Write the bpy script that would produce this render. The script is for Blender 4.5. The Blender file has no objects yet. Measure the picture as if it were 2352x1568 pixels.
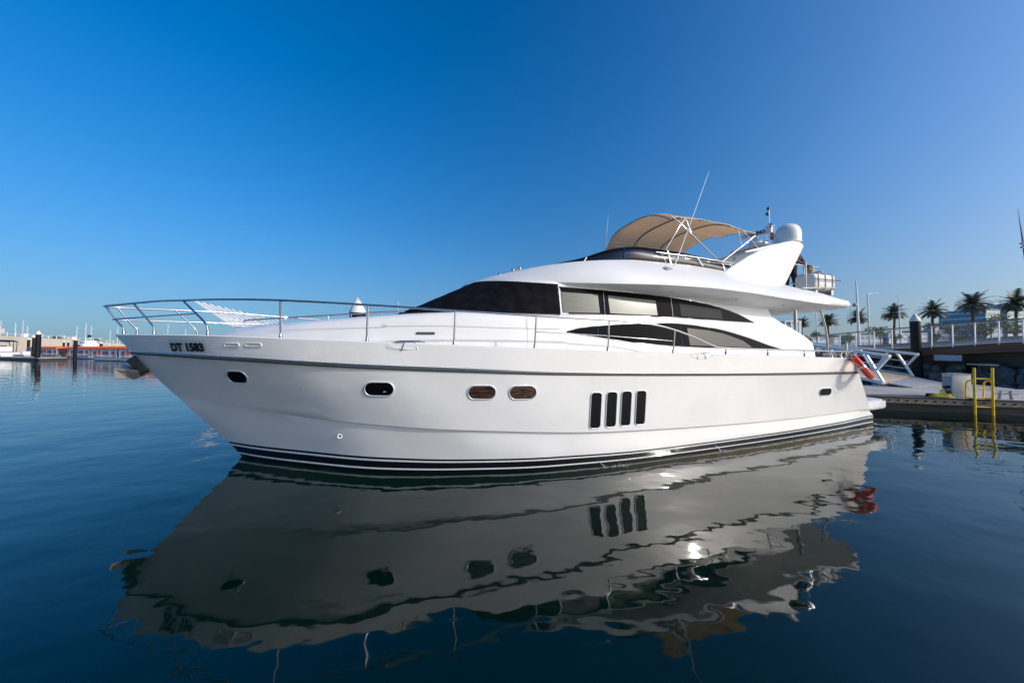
import bpy, bmesh, math, random
import numpy as np
from math import sin, cos, pi, radians, sqrt
from mathutils import Vector, Matrix, Euler
from mathutils.bvhtree import BVHTree

scene = bpy.context.scene
COL = scene.collection
random.seed(7)

# ------------------------------------------------------------------ camera
cam_d = bpy.data.cameras.new("camera")
cam_d.sensor_width = 36.0
cam_d.lens = 36.0 * 760.0 / 2352.0
cam_d.clip_start = 0.05
cam_d.clip_end = 6000
cam = bpy.data.objects.new("camera", cam_d)
cam.location = (0, 0, 2.391)
cam.rotation_euler = (pi / 2 + 0.0164, 0, 0)
COL.objects.link(cam)
scene.camera = cam
scene.cycles.use_guiding = True            # lets sunlight thrown up by the water reach the hull and soffit
scene.cycles.guiding_training_samples = 128
scene.cycles.blur_glossy = 0.0
scene.cycles.use_adaptive_sampling = False
scene.cycles.sample_clamp_indirect = 0.0

# ------------------------------------------------------------------ sky, sun, exposure
SUN = Vector((cos(radians(28)) * sin(radians(115)), cos(radians(28)) * cos(radians(115)), sin(radians(28))))
SUN_EL = math.asin(SUN.z)
SUN_AZ = math.atan2(SUN.x, SUN.y)
world = bpy.data.worlds.new("World")
scene.world = world
world.use_nodes = True
wn, wl = world.node_tree.nodes, world.node_tree.links
wn.clear()
sky = wn.new("ShaderNodeTexSky")
sky.sky_type = 'NISHITA'
sky.sun_disc = False
sky.sun_elevation = SUN_EL
sky.sun_rotation = SUN_AZ
sky.altitude = 0
sky.air_density = 0.8
sky.dust_density = 2.8
sky.ozone_density = 4.0
hs = wn.new("ShaderNodeHueSaturation")
hs.inputs["Hue"].default_value = 0.501
hs.inputs["Saturation"].default_value = 1.4
hs.inputs["Value"].default_value = 1.0
bg = wn.new("ShaderNodeBackground")
bg.inputs["Strength"].default_value = 0.15
wo = wn.new("ShaderNodeOutputWorld")
wtc = wn.new("ShaderNodeTexCoord"); wmp = wn.new("ShaderNodeMapping"); wnm = wn.new("ShaderNodeVectorMath"); wnm.operation = 'NORMALIZE'
wmp.inputs["Scale"].default_value = (1, 1, 0.52); wmp.inputs["Location"].default_value = (0, 0, 0.04)
wl.new(wtc.outputs["Generated"], wmp.inputs[0]); wl.new(wmp.outputs[0], wnm.inputs[0]); wl.new(wnm.outputs[0], sky.inputs["Vector"])
wl.new(sky.outputs[0], hs.inputs["Color"])
wl.new(hs.outputs[0], bg.inputs["Color"])
wl.new(bg.outputs[0], wo.inputs["Surface"])

sun_d = bpy.data.lights.new("sun", 'SUN')
sun_d.energy = 2.4
sun_d.angle = radians(0.5)
sun_d.color = (1.0, 0.945, 0.865)
sun = bpy.data.objects.new("sun", sun_d)
sun.rotation_euler = (-SUN).to_track_quat('-Z', 'Y').to_euler()
sun.location = (30, -25, 40)
COL.objects.link(sun)

scene.view_settings.view_transform = 'Standard'
scene.view_settings.look = 'None'
scene.view_settings.exposure = 0.06
scene.view_settings.gamma = 1.0
scene.view_settings.use_curve_mapping = False

# ------------------------------------------------------------------ materials
def mat(name, color, rough=0.5, metal=0.0, coat=0.0, spec=None, ior=None, trans=None):
    m = bpy.data.materials.new(name)
    m.use_nodes = True
    b = m.node_tree.nodes["Principled BSDF"]
    b.inputs["Base Color"].default_value = (*color, 1)
    b.inputs["Roughness"].default_value = rough
    b.inputs["Metallic"].default_value = metal
    b.inputs["Coat Weight"].default_value = coat
    if coat: b.inputs["Coat Roughness"].default_value = 0.05
    if spec is not None: b.inputs["Specular IOR Level"].default_value = spec
    if ior is not None: b.inputs["IOR"].default_value = ior
    return m

def nt(m):
    return m.node_tree.nodes, m.node_tree.links, m.node_tree.nodes["Principled BSDF"]

def vary(m, c1, c2, scale=4.0, detail=4, stretch=(1, 1, 1), bump=0.0, space='Object', lo=0.35, hi=0.65):
    """Noise-driven colour between c1 and c2 on the object's own coordinates, with an optional bump."""
    n, l, b = nt(m)
    tc = n.new("ShaderNodeTexCoord"); mp = n.new("ShaderNodeMapping")
    mp.inputs["Scale"].default_value = stretch
    no = n.new("ShaderNodeTexNoise"); no.inputs["Scale"].default_value = scale; no.inputs["Detail"].default_value = detail
    rp = n.new("ShaderNodeValToRGB")
    rp.color_ramp.elements[0].position = lo; rp.color_ramp.elements[0].color = (*c1, 1)
    rp.color_ramp.elements[1].position = hi; rp.color_ramp.elements[1].color = (*c2, 1)
    l.new(tc.outputs[space], mp.inputs[0]); l.new(mp.outputs[0], no.inputs["Vector"])
    l.new(no.outputs["Fac"], rp.inputs[0]); l.new(rp.outputs[0], b.inputs["Base Color"])
    if bump:
        bp = n.new("ShaderNodeBump"); bp.inputs["Strength"].default_value = bump; bp.inputs["Distance"].default_value = 0.02
        l.new(no.outputs["Fac"], bp.inputs["Height"]); l.new(bp.outputs[0], b.inputs["Normal"])
    return m

M = {}
M['gel'] = vary(mat("gelcoat_white", (.73, .715, .69), .3, coat=.25), (.705, .69, .665), (.745, .73, .705), 1.2)
M['gelmatt'] = vary(mat("deck_white", (.78, .77, .75), .45), (.74, .715, .675), (.8, .775, .735), 2)
M['anti'] = mat("boot_black", (.006, .007, .009), .12, coat=.6)
M['glass'] = mat("dark_glass", (.004, .005, .006), .03, ior=1.12)
M['glassbrown'] = vary(mat("porthole_glass", (.02, .012, .008), .04, coat=.8), (.008, .006, .005), (.09, .04, .02), 5, 2, (1, 1, 6))
M['chrome'] = mat("stainless", (.46, .47, .49), .1, metal=1)
M['alu'] = mat("white_frame", (.74, .74, .74), .25, metal=.4)
M['black'] = mat("black_paint", (.005, .005, .006), .4, spec=.2)
M['rubber'] = mat("rubber", (.012, .012, .013), .6)
M['white'] = vary(mat("white_paint", (.78, .78, .77), .35), (.74, .74, .73), (.8, .8, .79), 5)
M['cream'] = mat("cream_plastic", (.62, .58, .5), .5)
M['orange'] = mat("orange_buoy", (.8, .05, .008), .4)
M['grey'] = mat("grey_paint", (.3, .3, .31), .5)
M['darkgrey'] = mat("dark_grey", (.06, .06, .065), .55)
M['silver'] = mat("silver_tape", (.6, .6, .6), .35, metal=.6)
M['cover'] = vary(mat("black_mesh_cover", (.006, .006, .008), .85, spec=.05), (.004, .004, .006), (.009, .009, .012), 5, 3, bump=.05)
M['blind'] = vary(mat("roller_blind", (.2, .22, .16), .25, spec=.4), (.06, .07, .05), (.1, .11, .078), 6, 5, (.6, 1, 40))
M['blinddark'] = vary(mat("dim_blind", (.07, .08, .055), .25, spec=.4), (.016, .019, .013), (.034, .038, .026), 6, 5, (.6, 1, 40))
M['screen'] = mat("tinted_acrylic", (.012, .013, .018), .05, coat=.6)
M['navy'] = vary(mat("navy_cloth", (.012, .018, .05), .85), (.009, .013, .038), (.016, .024, .06), 9)
M['trouser'] = mat("dark_trousers", (.012, .012, .016), .85)
M['skin'] = mat("skin", (.16, .075, .045), .55)
M['hair'] = mat("black_hair", (.008, .007, .006), .7)
M['khaki'] = vary(mat("yellow_cloth", (.42, .36, .16), .85), (.3, .26, .11), (.46, .4, .19), 14)
M['red'] = mat("flag_red", (.5, .01, .02), .8)
M['green'] = mat("flag_green", (.01, .16, .04), .8)
M['yellow'] = vary(mat("yellow_paint", (.88, .56, .0), .4), (.8, .5, .0), (.92, .6, .005), 6)
M['yellowrope'] = mat("yellow_rope", (.6, .5, .04), .8)
M['concrete'] = vary(mat("pontoon_deck", (.36, .34, .31), .8), (.29, .275, .26), (.4, .38, .35), 1.3, 6, (1, 1, 1), .1)
M['timber'] = vary(mat("fascia_timber", (.3, .22, .15), .75), (.2, .14, .1), (.34, .26, .18), 3, 5, (.5, .5, 6), .1)
M['darktimber'] = vary(mat("dark_timber", (.035, .03, .026), .6), (.018, .016, .014), (.05, .043, .036), 3, 5, (.6, .6, 5), .15)  # dark brown timber with stretched grain
M['brown'] = vary(mat("promenade_cladding", (.17, .075, .042), .7), (.11, .05, .03), (.2, .095, .055), 2, 5, (.35, .35, 9), .08)
M['rampwood'] = vary(mat("gangway_boards", (.42, .33, .22), .75), (.34, .27, .18), (.46, .37, .25), 4, 4, (1, 8, 1))
M['plate'] = vary(mat("ramp_plate", (.34, .34, .35), .5, metal=.3), (.28, .28, .29), (.37, .37, .38), 5)
M['pile'] = vary(mat("black_pile", (.006, .006, .01), .45, spec=.25), (.004, .004, .008), (.010, .010, .014), 2.5, 6, (1, 1, .6))
M['conewhite'] = vary(mat("cone_white", (.7, .68, .63), .5), (.62, .6, .55), (.74, .72, .68), 3)
M['rock'] = vary(mat("boulder", (.1, .095, .09), .85), (.06, .057, .054), (.16, .15, .14), 2.5, 6, bump=.4)
M['sandwall'] = vary(mat("breakwater_wall", (.52, .46, .38), .85), (.46, .41, .34), (.55, .49, .41), .12, 5)
M['trunk'] = vary(mat("palm_trunk", (.1, .07, .05), .9), (.06, .042, .03), (.14, .1, .075), 3, 4, (1, 1, 6), .3)
M['palm'] = vary(mat("palm_leaf", (.075, .095, .065), .6), (.06, .078, .05), (.135, .155, .1), 1.5, 3)  # lightened green, with distance haze put into the leaf colour
M['leaf'] = vary(mat("shrub_leaf", (.08, .11, .03), .6), (.07, .1, .022), (.19, .22, .06), 3.5, 4)
M['leafdark'] = vary(mat("shrub_leaf_dark", (.05, .08, .025), .6), (.05, .08, .018), (.13, .17, .045), 3.5, 4)
M['abraorange'] = vary(mat("orange_canopy", (.85, .12, .01), .6), (.8, .1, .008), (.9, .15, .012), 1.5)
M['pinkpane'] = mat("pink_curtain", (.36, .13, .2), .6)
M['abrawhite'] = vary(mat("boat_white", (.74, .72, .73), .5), (.66, .64, .66), (.78, .76, .77), 1.2)
M['lattice'] = mat("railing_mesh_steel", (.66, .67, .68), .4, metal=.3)
M['bluecover'] = mat("blue_cover", (.02, .22, .6), .5)
M['signgrey'] = mat("sign_panel", (.42, .48, .53), .5)
M['slab'] = mat("roof_slab", (.5, .48, .46), .7)
M['dimglass'] = mat("dim_interior", (.014, .017, .021), .1, ior=1.2)
M['rubsteel'] = mat("brushed_steel", (.42, .42, .41), .32, metal=1)
M['glassfar'] = mat("far_glass", (.025, .035, .045), .15, spec=.4)

# yacht bimini: tan cloth with fine dark stripes along the boat, light leaking through
def bimini_mat():
    m = mat("bimini_cloth", (.46, .35, .26), .8)
    n, l, b = nt(m)
    tc = n.new("ShaderNodeTexCoord"); w = n.new("ShaderNodeTexWave")
    w.wave_type = 'BANDS'; w.bands_direction = 'Y'
    w.inputs["Scale"].default_value = 3.2; w.inputs["Distortion"].default_value = .6; w.inputs["Detail"].default_value = 2
    rp = n.new("ShaderNodeValToRGB")
    rp.color_ramp.elements[0].position = .02; rp.color_ramp.elements[0].color = (.58, .44, .31, 1)
    rp.color_ramp.elements[1].position = .25; rp.color_ramp.elements[1].color = (.80, .64, .47, 1)
    l.new(tc.outputs["Object"], w.inputs["Vector"]); l.new(w.outputs["Fac"], rp.inputs[0]); l.new(rp.outputs[0], b.inputs["Base Color"])
    tr = n.new("ShaderNodeBsdfTranslucent"); l.new(rp.outputs[0], tr.inputs["Color"])
    mx = n.new("ShaderNodeMixShader"); mx.inputs[0].default_value = .6
    out = n["Material Output"]
    l.new(b.outputs[0], mx.inputs[1]); l.new(tr.outputs[0], mx.inputs[2]); l.new(mx.outputs[0], out.inputs["Surface"])
    return m
M['bimini'] = bimini_mat()

def facade_mat(name, wall, glass, sx, sz):
    m = mat(name, wall, .4)
    n, l, b = nt(m)
    tc = n.new("ShaderNodeTexCoord"); sp = n.new("ShaderNodeSeparateXYZ")
    l.new(tc.outputs["Object"], sp.inputs[0])
    def stripe(out, sc, th):
        a = n.new("ShaderNodeMath"); a.operation = 'MULTIPLY'; a.inputs[1].default_value = sc
        f = n.new("ShaderNodeMath"); f.operation = 'FRACT'
        g = n.new("ShaderNodeMath"); g.operation = 'GREATER_THAN'; g.inputs[1].default_value = th
        l.new(out, a.inputs[0]); l.new(a.outputs[0], f.inputs[0]); l.new(f.outputs[0], g.inputs[0]); return g.outputs[0]
    s1 = stripe(sp.outputs["Z"], 1 / sz, .38); s2 = stripe(sp.outputs["X"], 1 / sx, .15)
    mu = n.new("ShaderNodeMath"); mu.operation = 'MULTIPLY'; l.new(s1, mu.inputs[0]); l.new(s2, mu.inputs[1])
    mx = n.new("ShaderNodeMix"); mx.data_type = 'RGBA'
    mx.inputs[6].default_value = (*wall, 1); mx.inputs[7].default_value = (*glass, 1)
    l.new(mu.outputs[0], mx.inputs[0]); l.new(mx.outputs[2], b.inputs["Base Color"])
    return m
M['facade'] = facade_mat("hazed_glass_facade", (.4, .48, .53), (.13, .22, .28), 3.3, 3.4)  # distance haze is put into these bluish wall and glass colours
M['facade2'] = facade_mat("pale_hazed_facade", (.5, .57, .62), (.2, .3, .38), 4.1, 3.1)  # paler mix, haze in the colour as well

# ------------------------------------------------------------------ mesh helpers
class MB:
    def __init__(self):
        self.v, self.f, self.m = [], [], []
    def add(self, vs, fs, mi=0):
        o = len(self.v)
        self.v += [tuple(p) for p in vs]
        self.f += [tuple(i + o for i in f) for f in fs]
        self.m += [mi] * len(fs)
    def box(self, c, s, mi=0, rot=None, taper=1.0):
        vs = []
        for dz in (-.5, .5):
            k = taper if dz > 0 else 1
            for dx, dy in ((-.5, -.5), (.5, -.5), (.5, .5), (-.5, .5)):
                p = Vector((dx * s[0] * k, dy * s[1] * k, dz * s[2]))
                if rot is not None: p = rot @ p
                vs.append(p + Vector(c))
        self.add(vs, [(3, 2, 1, 0), (4, 5, 6, 7), (0, 1, 5, 4), (1, 2, 6, 5), (2, 3, 7, 6), (3, 0, 4, 7)], mi)
    def rbox(self, c, s, r, mi=0, rot=None, seg=3):
        bm = bmesh.new(); bmesh.ops.create_cube(bm, size=1)
        for v in bm.verts: v.co = Vector((v.co.x * s[0], v.co.y * s[1], v.co.z * s[2]))
        bmesh.ops.bevel(bm, geom=list(bm.edges), offset=r, segments=seg, affect='EDGES', profile=.5)
        bm.verts.index_update()
        vs = [((rot @ v.co) if rot is not None else v.co) + Vector(c) for v in bm.verts]
        self.add(vs, [[v.index for v in f.verts] for f in bm.faces], mi); bm.free()
    def beam(self, a, b, w, h, mi=0, up=(0, 0, 1)):
        a, b = Vector(a), Vector(b); d = (b - a); L = d.length
        if L < 1e-6: return
        d /= L; u = Vector(up)
        s = d.cross(u)
        if s.length < 1e-4: s = d.cross(Vector((1, 0, 0)))
        s.normalize(); t = s.cross(d)
        vs = []
        for p in (a, b):
            for i, j in ((-1, -1), (1, -1), (1, 1), (-1, 1)): vs.append(p + s * (i * w / 2) + t * (j * h / 2))
        self.add(vs, [(3, 2, 1, 0), (4, 5, 6, 7), (0, 1, 5, 4), (1, 2, 6, 5), (2, 3, 7, 6), (3, 0, 4, 7)], mi)
    def tube(self, pts, r, seg=8, mi=0, closed=False, caps=True):
        P = [Vector(p) for p in pts]; n = len(P)
        R = r if isinstance(r, (list, tuple)) else [r] * n
        rings = []; prev = None
        for i in range(n):
            if closed: t = P[(i + 1) % n] - P[i - 1]
            else: t = P[min(i + 1, n - 1)] - P[max(i - 1, 0)]
            t.normalize()
            if prev is None:
                a = Vector((0, 0, 1)) if abs(t.z) < .9 else Vector((1, 0, 0))
                u = t.cross(a).normalized()
            else:
                u = prev - t * prev.dot(t)
                u = u.normalized() if u.length > 1e-6 else t.orthogonal().normalized()
            prev = u; w = t.cross(u)
            rings.append([P[i] + (u * cos(2 * pi * k / seg) + w * sin(2 * pi * k / seg)) * R[i] for k in range(seg)])
        vs = [p for rg in rings for p in rg]; fs = []
        for i in range(n if closed else n - 1):
            j = (i + 1) % n
            for k in range(seg):
                k2 = (k + 1) % seg
                fs.append((i * seg + k, i * seg + k2, j * seg + k2, j * seg + k))
        if not closed and caps:
            fs.append(tuple(range(seg - 1, -1, -1))); fs.append(tuple((n - 1) * seg + k for k in range(seg)))
        self.add(vs, fs, mi)
    def lathe(self, c, prof, seg=20, mi=0, rot=None):
        vs, fs = [], []
        for r, z in prof:
            for k in range(seg):
                p = Vector((r * cos(2 * pi * k / seg), r * sin(2 * pi * k / seg), z))
                if rot is not None: p = rot @ p
                vs.append(p + Vector(c))
        for i in range(len(prof) - 1):
            for k in range(seg):
                k2 = (k + 1) % seg
                fs.append((i * seg + k, i * seg + k2, (i + 1) * seg + k2, (i + 1) * seg + k))
        fs.append(tuple(range(seg - 1, -1, -1))); fs.append(tuple((len(prof) - 1) * seg + k for k in range(seg)))
        self.add(vs, fs, mi)
    def prism(self, poly, fn, t0, t1, mi=0):
        """Polygon of 2-D points; fn(p, t) gives the 3-D point at extrusion depth t."""
        n = len(poly)
        vs = [fn(p, t0) for p in poly] + [fn(p, t1) for p in poly]
        fs = [tuple(range(n - 1, -1, -1)), tuple(range(n, 2 * n))]
        fs += [(i, (i + 1) % n, n + (i + 1) % n, n + i) for i in range(n)]
        self.add(vs, fs, mi)
    def grid(self, rows, mi=0, closed=False, flip=False):
        n = len(rows[0]); vs = [p for r in rows for p in r]; fs = []
        for i in range(len(rows) - 1):
            for k in range(n if closed else n - 1):
                k2 = (k + 1) % n
                f = (i * n + k, i * n + k2, (i + 1) * n + k2, (i + 1) * n + k)
                fs.append(f[::-1] if flip else f)
        m = mi if isinstance(mi, list) else None
        if m is None: self.add(vs, fs, mi)
        else:
            o = len(self.v); self.v += [tuple(p) for p in vs]
            per = n if closed else n - 1
            for q, f in enumerate(fs):
                self.f.append(tuple(i + o for i in f)); self.m.append(m[q // per])
    def build(self, name, mats, parent=None, smooth=35, recalc=True):
        me = bpy.data.meshes.new(name)
        me.from_pydata(self.v, [], self.f)
        if not isinstance(mats, (list, tuple)): mats = [mats]
        for m in mats: me.materials.append(m)
        me.polygons.foreach_set("material_index", self.m)
        if recalc:
            bm = bmesh.new(); bm.from_mesh(me)
            bmesh.ops.remove_doubles(bm, verts=bm.verts, dist=1e-5)
            bmesh.ops.recalc_face_normals(bm, faces=bm.faces)
            bm.to_mesh(me); bm.free()
        if smooth:
            me.shade_smooth()
            me.set_sharp_from_angle(angle=radians(smooth))
        me.update()
        o = bpy.data.objects.new(name, me)
        COL.objects.link(o)
        if parent is not None: o.parent = parent
        return o

def tag(o, label=None, cat=None, group=None, kind=None):
    if label: o["label"] = label
    if cat: o["category"] = cat
    if group: o["group"] = group
    if kind: o["kind"] = kind
    return o

def thing(name, loc, label, cat, group=None, rz=0.0):
    o = bpy.data.objects.new(name, None)
    o.empty_display_size = .3
    o.location = loc; o.rotation_euler = (0, 0, rz)
    COL.objects.link(o)
    return tag(o, label, cat, group)

def dup(o, parent=None):
    c = o.copy(); COL.objects.link(c)
    if parent is not None: c.parent = parent
    for ch in list(o.children): dup(ch, c)
    return c

def place(o, loc, rz=0.0, label=None, sc=None):
    o.location = loc; o.rotation_euler = (0, 0, rz)
    if label: o["label"] = label
    if sc is not None: o.scale = (sc, sc, sc) if not isinstance(sc, tuple) else sc
    return o

def cub(x, xs, ys):
    """Smooth monotone-ish cubic through a table (x ascending), clamped at the ends."""
    xs = list(xs); ys = list(ys)
    if xs[0] > xs[-1]: xs.reverse(); ys.reverse()
    if x <= xs[0]: return ys[0]
    if x >= xs[-1]: return ys[-1]
    i = max(k for k in range(len(xs) - 1) if xs[k] <= x)
    h = xs[i + 1] - xs[i]; t = (x - xs[i]) / h
    def sl(k): return (ys[k + 1] - ys[k]) / (xs[k + 1] - xs[k])
    def tan(k):
        if k == 0: return sl(0)
        if k == len(xs) - 1: return sl(k - 1)
        a, b = sl(k - 1), sl(k)
        return 0 if a * b <= 0 else 2 * a * b / (a + b)
    m0, m1 = tan(i) * h, tan(i + 1) * h
    return (2 * t ** 3 - 3 * t * t + 1) * ys[i] + (t ** 3 - 2 * t * t + t) * m0 + (-2 * t ** 3 + 3 * t * t) * ys[i + 1] + (t ** 3 - t * t) * m1

def smooth_path(pts, n=8):
    """Catmull-Rom through points of any dimension."""
    P = [np.array(p, float) for p in pts]; out = []
    for i in range(len(P) - 1):
        p0 = P[i - 1] if i else 2 * P[0] - P[1]
        p3 = P[i + 2] if i + 2 < len(P) else 2 * P[-1] - P[-2]
        p1, p2 = P[i], P[i + 1]
        for k in range(n):
            t = k / n
            out.append(.5 * (2 * p1 + (p2 - p0) * t + (2 * p0 - 5 * p1 + 4 * p2 - p3) * t * t + (3 * p1 - p0 - 3 * p2 + p3) * t ** 3))
    out.append(P[-1])
    return [tuple(p) for p in out]

# ------------------------------------------------------------------ water
def water_mat():
    m = mat("sea_water", (.0, .0070, .0048), .034, ior=1.46)
    n, l, b = nt(m)
    geo = n.new("ShaderNodeNewGeometry")
    def noise(scale, detail, stretch, rot=0.0):
        mp = n.new("ShaderNodeMapping"); mp.inputs["Scale"].default_value = stretch; mp.inputs["Rotation"].default_value = (0, 0, rot)
        no = n.new("ShaderNodeTexNoise"); no.inputs["Scale"].default_value = scale; no.inputs["Detail"].default_value = detail
        no.inputs["Roughness"].default_value = .45
        l.new(geo.outputs["Position"], mp.inputs[0]); l.new(mp.outputs[0], no.inputs["Vector"]); return no.outputs["Fac"]
    a = noise(.55, 1.5, (1, 1.5, 1), .3)
    c = noise(1.7, 2, (1, 1.4, 1), -.5)
    d = noise(7, 2, (1, 1.3, 1), .2)
    def mul(x, k):
        q = n.new("ShaderNodeMath"); q.operation = 'MULTIPLY'; q.inputs[1].default_value = k; l.new(x, q.inputs[0]); return q.outputs[0]
    def add(x, y):
        q = n.new("ShaderNodeMath"); q.operation = 'ADD'; l.new(x, q.inputs[0]); l.new(y, q.inputs[1]); return q.outputs[0]
    # patches of calm and ruffled water
    e = noise(.09, 2, (1, 1, 1))
    rp = n.new("ShaderNodeMapRange"); rp.inputs[1].default_value = .35; rp.inputs[2].default_value = .68
    rp.inputs[3].default_value = .25; rp.inputs[4].default_value = 1.0
    l.new(e, rp.inputs[0])
    dd = n.new("ShaderNodeMath"); dd.operation = 'MULTIPLY'; l.new(mul(d, .00045), dd.inputs[0]); l.new(rp.outputs[0], dd.inputs[1])
    h = add(add(mul(a, .030), mul(c, .0078)), dd.outputs[0])
    bp = n.new("ShaderNodeBump"); bp.inputs["Strength"].default_value = 1.0; bp.inputs["Distance"].default_value = 1.0
    l.new(h, bp.inputs["Height"]); l.new(bp.outputs[0], b.inputs["Normal"])
    return m
M['water'] = water_mat()
w = MB()
rings = [0, 6, 14, 30, 70, 180, 500, 1500, 4500]
for i in range(len(rings) - 1):
    r0, r1 = rings[i], rings[i + 1]
    for k in range(24):
        a0, a1 = 2 * pi * k / 24, 2 * pi * (k + 1) / 24
        q = [(r1 * cos(a0), r1 * sin(a0) + 8, 0), (r1 * cos(a1), r1 * sin(a1) + 8, 0), (r0 * cos(a1), r0 * sin(a1) + 8, 0), (r0 * cos(a0), r0 * sin(a0) + 8, 0)]
        if r0 == 0: w.add(q[:3], [(0, 1, 2)])
        else: w.add(q, [(0, 1, 2, 3)])
tag(w.build("water", M['water'], smooth=0), "calm deep blue harbour water reflecting the white yacht", "water", kind="structure")

# ================================================================== THE YACHT
YA = 0.306
yacht = thing("motor_yacht", (10.469, 12.447, 0), "large white flybridge motor yacht with black boot stripe and tan bimini", "yacht", rz=pi + YA)
YM = Matrix.Translation(yacht.location) @ Matrix.Rotation(pi + YA, 4, 'Z')

# ---- hull tables (x forward from the stern, y to port, z up)
SX = [-1, 0, 2, 5, 9, 12, 14, 15.5, 16.5, 17.5, 18.2, 18.8, 19.15, 19.32]
SY = [2.5, 2.56, 2.7, 2.85, 2.9, 2.85, 2.65, 2.35, 2.0, 1.45, .95, .5, .2, 0]
ZX = [-1, 1.76, 5.2, 8.2, 9.8, 11.4, 12.95, 14.4, 15.8, 17.06, 18.4, 19.32]
ZZ = [2.0, 2.06, 2.16, 2.24, 2.29, 2.35, 2.41, 2.47, 2.53, 2.58, 2.61, 2.63]
RX = [-1, 1.4, 8.1, 9.85, 11.1, 12.7, 14.5, 16.57, 17.67, 19.08]
RZ = [1.66, 1.69, 1.82, 1.87, 1.91, 1.99, 2.08, 2.21, 2.26, 2.31]
KX = [-1, .5, 4, 8.1, 9.8, 12.7, 14.57, 16.25, 17.3, 18.24]
KZ = [.51, .52, .54, .62, .67, .86, 1.0, 1.16, 1.24, 1.28]
KY = [2.26, 2.36, 2.68, 2.84, 2.84, 2.6, 2.06, 1.22, .6, 0]
BX = [-1, 0, 2, 5, 9, 11, 12.8, 14.2, 15.9, 16.8, 17.42]
BY = [2.25, 2.3, 2.52, 2.76, 2.86, 2.77, 2.42, 1.98, 1.02, .45, 0]
BZ = [.29, .29, .26, .24, .22, .25, .27, .31, .33, .34, .35]
WX = [-1, 0, 2, 6.2, 9.1, 11, 12.8, 14.2, 15.9, 16.7, 17.17]
WY = [2.22, 2.26, 2.48, 2.76, 2.83, 2.73, 2.36, 1.9, .93, .38, 0]
def sheer_y(x): return cub(x, SX, SY)
def sheer_z(x): return cub(x, ZX, ZZ)
def rub_y(x): return cub(x * 19.32 / 19.08, SX, SY) if x > 12 else cub(x, SX, SY) * 1.0
def lerp(a, b, t): return a + (b - a) * t

NS = 90
ts = [1 - (1 - i / NS) ** 1.5 for i in range(NS + 1)]
def row(f): return [f(t) for t in ts]
def xr(t, a, b): return a + (b - a) * t
r_bot = row(lambda t: (xr(t, .1, 16.2), cub(xr(t, -.08, 17.17), WX, WY) * .86, -.7))
r_wl = row(lambda t: (xr(t, -.06, 17.17), cub(xr(t, -.06, 17.17), WX, WY), 0.0))
r_bt = row(lambda t: (xr(t, .02, 17.42), cub(xr(t, .02, 17.42), BX, BY), cub(xr(t, .02, 17.42), BX, BZ)))
r_kl = row(lambda t: (xr(t, .3, 18.22), cub(xr(t, .3, 18.22), KX, KY) * .988, cub(xr(t, .3, 18.22), KX, KZ) - .03))
r_ku = row(lambda t: (xr(t, .32, 18.24), cub(xr(t, .32, 18.24), KX, KY) + .028 * min(1, (1 - t) * 8), cub(xr(t, .32, 18.24), KX, KZ)))
r_rb = row(lambda t: (xr(t, 1.43, 19.08), rub_y(xr(t, 1.43, 19.08)), cub(xr(t, 1.43, 19.08), RX, RZ)))
r_sh = row(lambda t: (xr(t, 1.76, 19.32), sheer_y(xr(t, 1.76, 19.32)), sheer_z(xr(t, 1.76, 19.32))))
def mixrow(a, b, f, p=None):
    out = []
    for i, (u, v) in enumerate(zip(a, b)):
        t = ts[i]
        pw = 1.0 if p is None else 1.0 + p * max(0, (t - .45) / .55) ** 1.2
        fy = f ** pw
        out.append((lerp(u[0], v[0], f), lerp(u[1], v[1], fy), lerp(u[2], v[2], f)))
    return out
def bow_out(r, k):
    # the stem bulges a little forward of a straight line between rub rail and knuckle
    return [(x + k * t ** 14, y, z) for (x, y, z), t in zip(r, ts)]
rowsH = [r_bot, r_wl,
         mixrow(r_wl, r_bt, .2), mixrow(r_wl, r_bt, .31),
         mixrow(r_wl, r_bt, .74), mixrow(r_wl, r_bt, .86), r_bt,
         mixrow(r_bt, r_kl, .33), mixrow(r_bt, r_kl, .66), r_kl, r_ku]
mats_rows = [1, 1, 0, 1, 0, 1, 0, 0, 0, 0]
for f in (.12, .25, .4, .55, .7, .84, .94):
    rowsH.append(bow_out(mixrow(r_ku, r_rb, f, .45), .03 * sin(pi * f))); mats_rows.append(0)
rowsH.append(r_rb); mats_rows.append(0)
for f in (.3, .65):
    rowsH.append(mixrow(r_rb, r_sh, f)); mats_rows.append(0)
rowsH.append(r_sh); mats_rows.append(0)
# rounded gunwale and side deck
def inset(d, dz): return [(x - (d * .8 if t > .97 else 0), max(0, y - d), z + dz) for (x, y, z), t in zip(r_sh, ts)]
rowsH += [inset(.03, .018), inset(.10, .012), inset(.14, -.05)]
mats_rows += [0, 0, 0]
rowsH.append([(x, 0, z - .03) for (x, y, z) in r_sh]); mats_rows.append(2)
hb = MB()
hb.grid([[Vector(p) for p in r] for r in rowsH], mats_rows)
hb.grid([[Vector((p[0], -p[1], p[2])) for p in r] for r in rowsH], mats_rows, flip=True)
# raked transom
tr = [r[0] for r in rowsH[:-1]]
hb.grid([[Vector(p) for p in tr], [Vector((p[0], -p[1], p[2])) for p in tr]], 0)
hull = hb.build("hull", [M['gel'], M['anti'], M['gelmatt']], yacht, smooth=28)
hv = [v.co.copy() for v in hull.data.vertices]
HB = BVHTree.FromPolygons(hv, [tuple(p.vertices) for p in hull.data.polygons])
def on_hull(x, z, off=0.0):
    hit = HB.ray_cast(Vector((x, 6, z)), Vector((0, -1, 0)))
    p, nrm = hit[0], hit[1]
    if p is None: return Vector((x, sheer_y(x), z)), Vector((0, 1, 0))
    if nrm.y < 0: nrm = -nrm
    return p + nrm * off, nrm

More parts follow.
